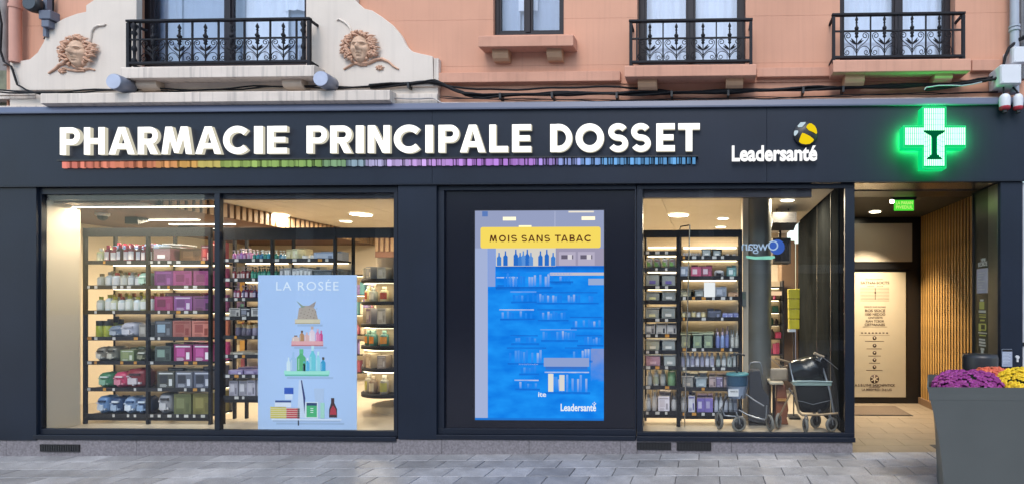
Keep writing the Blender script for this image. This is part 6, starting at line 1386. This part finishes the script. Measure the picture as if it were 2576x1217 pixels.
for i in range(8): nl(2166 + i * 9, 835, 2171 + i * 9, 838)
nl(2162, 842, 2238, 842.6)
for j, y in enumerate((849, 868, 886, 904, 922)):
    cx, cz = P(2200, y, YN); MB().lathe([(.0005, -.001), (5 * S(2200, YN), -.001), (5 * S(2200, YN), 0)], 20, (cx, YN, cz), 0, 'y', cap=False).build('printed_icon', M_INK, nt_); pbox('printed_icon_mark', 2198.6, y - 1.6, 2201.6, y + 1, YN - .0016, YN - .001, mat('cream_ink', (.6, .52, .38), .6), nt_)
    nl(2200 - (24, 20, 16, 14, 21)[j], y + 7.5, 2200 + (24, 18, 16, 14, 20)[j], y + 9)
cx, cz = P(2200, 952, YN); rr_ = 11.5 * S(2200, YN); MB().lathe([(.0005, -.001), (rr_, -.001), (rr_, 0)], 28, (cx, YN, cz), 0, 'y', cap=False).build('printed_emblem', M_INK, nt_)
for i in range(3):
    an = R(30 + 60 * i); dx, dz = math.cos(an) * rr_ * .85, math.sin(an) * rr_ * .85; nx, nz2 = -math.sin(an) * rr_ * .1, math.cos(an) * rr_ * .1
    MB().prism([(cx - dx - nx, cz - dz - nz2), (cx + dx - nx, cz + dz - nz2), (cx + dx + nx, cz + dz + nz2), (cx - dx + nx, cz - dz + nz2)], YN - .0017 - .0002 * i, YN - .001).build('emblem_ray', mat('cream_ink', (.6, .52, .38)), nt_)
nt_text('A S B LYNE SASCNPNTICK', 2150, 2252, 964.5, 971); nl(2186, 973, 2214, 974); nt_text('LA MIEDYRO1 D-6 UG', 2168, 2243, 976, 982)
# exit sign and lobby light
ex = thing('exit_sign', 'green lit exit sign hanging from the lobby ceiling', 'exit sign'); YE = 1.15
pbox('housing', 2246, 494, 2306, 503, YE - .03, YE + .05, M_BLACK, ex, .006); bx('stem', X(2270, YE), X(2282, YE), YE, YE + .03, Z(2276, 494, YE), LC, M_BLACK, ex)
pbox('panel', 2250, 503.5, 2299, 530, YE, YE + .02, glow('exit_green', srgb('#4fe03c'), 1.0 * LIT), ex)
M_EXT = glow('exit_text', srgb('#c8f080'), 1.1 * LIT); text('lettering', 'LA PARAN', X(2254, YE), X(2296, YE), Z(2275, 515, YE), Z(2275, 507, YE), YE - .001, M_EXT, ex, .012, .0012); text('lettering', 'PIVEDUL', X(2254, YE), X(2296, YE), Z(2275, 526, YE), Z(2275, 518, YE), YE - .001, M_EXT, ex, .012, .0012)
pbox('side_lamp', 2240, 503, 2249, 511, YE + .01, YE + .03, M_LAMP, ex, .003)
dl = downlight(2201, 534, 'round warm downlight in the lobby ceiling', 30, LC - .001, .085, spread=R(90))
dl['group'] = 'lobby lights'
# litter bin by the pier and things fixed on the pier
bn = thing('litter_bin', 'black round litter bin behind the flower planter', 'bin'); Y = -.34; xb = X(2465, Y); rb_ = 41 * S(2465, Y); zt = Z(2465, 890, Y)
MB().lathe([(rb_ * .93, .0), (rb_ * .97, .02), (rb_ * .97, zt - .15)], 28, (xb, Y, .034)).build('drum', mat('bin_black', (.016, .017, .02), .45, bump=.1), bn); MB().lathe([(rb_, zt - .145), (rb_ * 1.01, zt - .03), (rb_ * .96, zt), (rb_ * .3, zt + .004)], 28, (xb, Y, .0)).build('lid', mat('bin_lid', (.02, .021, .025), .4), bn); MB().lathe([(rb_ * .9, zt - .150), (rb_ * .9, zt - .140)], 28, (xb, Y, .028), cap=False).build('gap_ring', M_BLACK, bn)
kp = thing('door_intercom', 'pale notice plate fixed on the navy pier by the bin', 'notice'); pbox('plate', 2521, 877, 2547, 922, YP - .014, YP - .001, mat('plate_blue', (.30, .34, .44), .4), kp, .004); pbox('header', 2521.5, 877.5, 2546.5, 883, YP - .0155, YP - .0143, M_BLACK, kp)
for i in range(8): pbox('printed_line', 2523, 886 + i * 3.6, 2544 - (i * 5 % 9), 887 + i * 3.6, YP - .0152, YP - .0141, mat('plate_ink', (.55, .6, .68), .6), kp)
lk = thing('key_switch', 'white key switch on the navy pier beside the plate', 'lock'); cx, cz = P(2558, 897, YP); MB().lathe([(.019, -.02), (.02, -.001)], 16, (cx, YP, cz), 0, 'y').build('cap', M_WHITEP, lk); bx('stem', cx - .010, cx + .010, YP - .016, YP - .001, cz - .052, cz - .0195, M_WHITEP, lk)

# ------------------------------------------------------------------ planter with chrysanthemums
pt_ = thing('planter', 'large flared grey planter holding purple, orange and yellow chrysanthemums', 'planter')
plan = [(1.735, -1.71), (2.95, -1.73), (2.78, -.90), (2.06, -.93)]; pc = (2.38, -1.32); ZR = 1.0
prof = [(.03, .150), (.218, .146), (.40, .128), (.561, .108), (.67, .085), (.783, .058), (.87, .035), (.955, .013), (1.0, .0)]
def ring(ins, z, grow=0.):
    o = []
    for x, y in plan:
        f = 1 - (ins + grow) / .66; o.append((pc[0] + (x - pc[0]) * f, pc[1] + (y - pc[1]) * (1 - ins * .35), z))
    return o
pm = MB(); n = 4
for z, ins in prof: pm.v += ring(ins, z)
for ins, z in ((.014, 1.0), (.016, .90)): pm.v += ring(ins, z)
kk = len(prof) + 2
for j in range(kk - 1):
    for i in range(n): pm.face([j * n + i, j * n + (i + 1) % n, (j + 1) * n + (i + 1) % n, (j + 1) * n + i])
pm.face([3, 2, 1, 0]); 
M_PLT = mat('planter_grey', (.080, .088, .085), .55, var=.06, scale=2.5, bump=.08, bscale=120)
pm.build('shell', M_PLT, pt_); so_ = MB(); so_.poly(ring(.017, .93)); so_.build('soil', mat('soil', (.03, .02, .015), .95, bump=.5), pt_)
def mum(label, cx, cy_, rx, ry, hz, z0, c_main, c_alt, c_dark, seed, n=520, br=.020):
    k = thing('chrysanthemum', label, 'flowers', (cx, cy_, z0)); rr = random.Random(seed)
    fo = MB(); N_, K_ = 22, 9
    for j in range(K_ + 1):
        v = math.pi / 2 * j / K_
        for i in range(N_): t = 2 * math.pi * i / N_; f = .93 + rr.uniform(-.05, .03); fo.v.append((rx * f * math.cos(t) * math.cos(v) ** .75, ry * f * math.sin(t) * math.cos(v) ** .75, hz * f * math.sin(v)))
    for j in range(K_):
        for i in range(N_): fo.face([j * N_ + i, j * N_ + (i + 1) % N_, (j + 1) * N_ + (i + 1) % N_, (j + 1) * N_ + i])
    for i in range(260):
        t, v = rr.uniform(0, 6.283), math.asin(rr.random() ** .8); p = Vector((rx * math.cos(t) * math.cos(v) ** .75, ry * math.sin(t) * math.cos(v) ** .75, hz * math.sin(v))); d = p.normalized(); s = d.orthogonal().normalized(); s.rotate(Matrix.Rotation(rr.uniform(0, 6.28), 3, d)); w = d.cross(s); a = .03
        fo.poly([p * .95 - s * a * .3, p * .98 + w * a * .9 - s * 0, p * .95 + s * a * .3, p * .97 - w * a * .4])
    o = fo.build('foliage', mat('mum_leaf', (.012, .03, .010), .7, var=.4, scale=30), k); o['kind'] = 'stuff'
    bm_ = MB(); ga = math.pi * (3 - math.sqrt(5))
    for q in range(n):
        f = (q + .5) / n; v = math.asin(min(1, 1 - f * .98)); t = q * ga
        if rr.random() < .16: continue
        p = Vector((rx * math.cos(t) * math.cos(v) ** .75, ry * math.sin(t) * math.cos(v) ** .75, hz * math.sin(v))) * rr.uniform(.95, 1.07)
        d = Vector((p.x / rx ** 2, p.y / ry ** 2, max(.05, p.z / hz ** 2))).normalized(); d = (d + Vector((rr.uniform(-.3, .3), rr.uniform(-.3, .3), rr.uniform(-.1, .3)))).normalized()
        s = d.orthogonal().normalized(); w = d.cross(s); r_ = br * rr.uniform(.75, 1.15); mi = 0 if rr.random() < .7 else 1; base = len(bm_.v); pn = 8
        for ringi, (fr, fh) in enumerate(((1.0, .0), (.82, .35), (.42, .55))):
            for a in range(pn): an = 2 * math.pi * (a + .5 * ringi) / pn; pr2 = fr * (1 if a % 2 or ringi else .72); bm_.v.append(tuple(p + (s * math.cos(an) + w * math.sin(an)) * r_ * pr2 + d * r_ * fh))
        for g_ in range(2):
            for a in range(pn): bm_.face([base + g_ * pn + a, base + g_ * pn + (a + 1) % pn, base + (g_ + 1) * pn + (a + 1) % pn, base + (g_ + 1) * pn + a], mi)
        bm_.face([base + 2 * pn + a for a in range(pn)], 2)
    o = bm_.build('blossoms', [mat('mum_%s' % seed, c_main, .7, var=.15, scale=20), mat('mum_alt_%s' % seed, c_alt, .7, var=.15, scale=20), mat('mum_eye_%s' % seed, c_dark, .7)], k); o['kind'] = 'stuff'
    return k
mum('purple chrysanthemum mound filling the left of the planter', 2.235, -1.34, .275, .26, .145, .93, (.22, .018, .17), (.30, .04, .24), (.16, .015, .10), 21, 430, .025)
mum('orange red chrysanthemum behind the purple and yellow mounds', 2.58, -1.08, .23, .16, .125, .945, (.58, .11, .05), (.62, .17, .09), (.42, .06, .03), 22, 300, .025)
mum('yellow chrysanthemum mound at the right of the planter', 2.695, -1.43, .25, .24, .175, .935, (.70, .47, .01), (.75, .55, .03), (.55, .30, .0), 23, 400, .025)

# ------------------------------------------------------------------ the other side of the street, mirrored in the glass
ob = thing('opposite_house', 'plain grey house row across the street mirrored in the glass', 'building')
M_OPP = mat('opposite_render', (.12, .11, .11), .85, var=.1); M_OPG = mat('opposite_glass', (.02, .022, .026), .08)
bx('wall', -24, 24, -23.4, -19, -.4, 7.6, M_OPP, ob); MB().profile([(-18.8, 7.6), (-21.2, 9.2), (-23.6, 7.6)], -24, 24).build('roof', mat('opposite_roof', (.06, .055, .06), .8), ob)
M_OPL = mat('added_opposite_pale', (.55, .53, .5), .8, var=.1)  # pale parts added out of view to put faint streaks in the glass reflections
for i in range(13): bx('added_pilaster', -23.2 + i * 3.8, -22.5 + i * 3.8, -18.99, -18.8, -.3, 7.2, M_OPL, ob)
bx('added_cornice', -24, 24, -18.99, -18.7, 7.25, 7.59, M_OPL, ob); bx('string_course', -24, 24, -18.79, -18.72, 3.1, 3.5, M_OPL, ob)  # pale bands added for the same reflections
for i in range(12):
    for z0 in (.3, 3.6): bx('window', -22 + i * 3.8, -20.2 + i * 3.8, -18.995, -18.95, z0 + (.0 if z0 < 1 else .3), z0 + 2.4, M_OPG, ob)
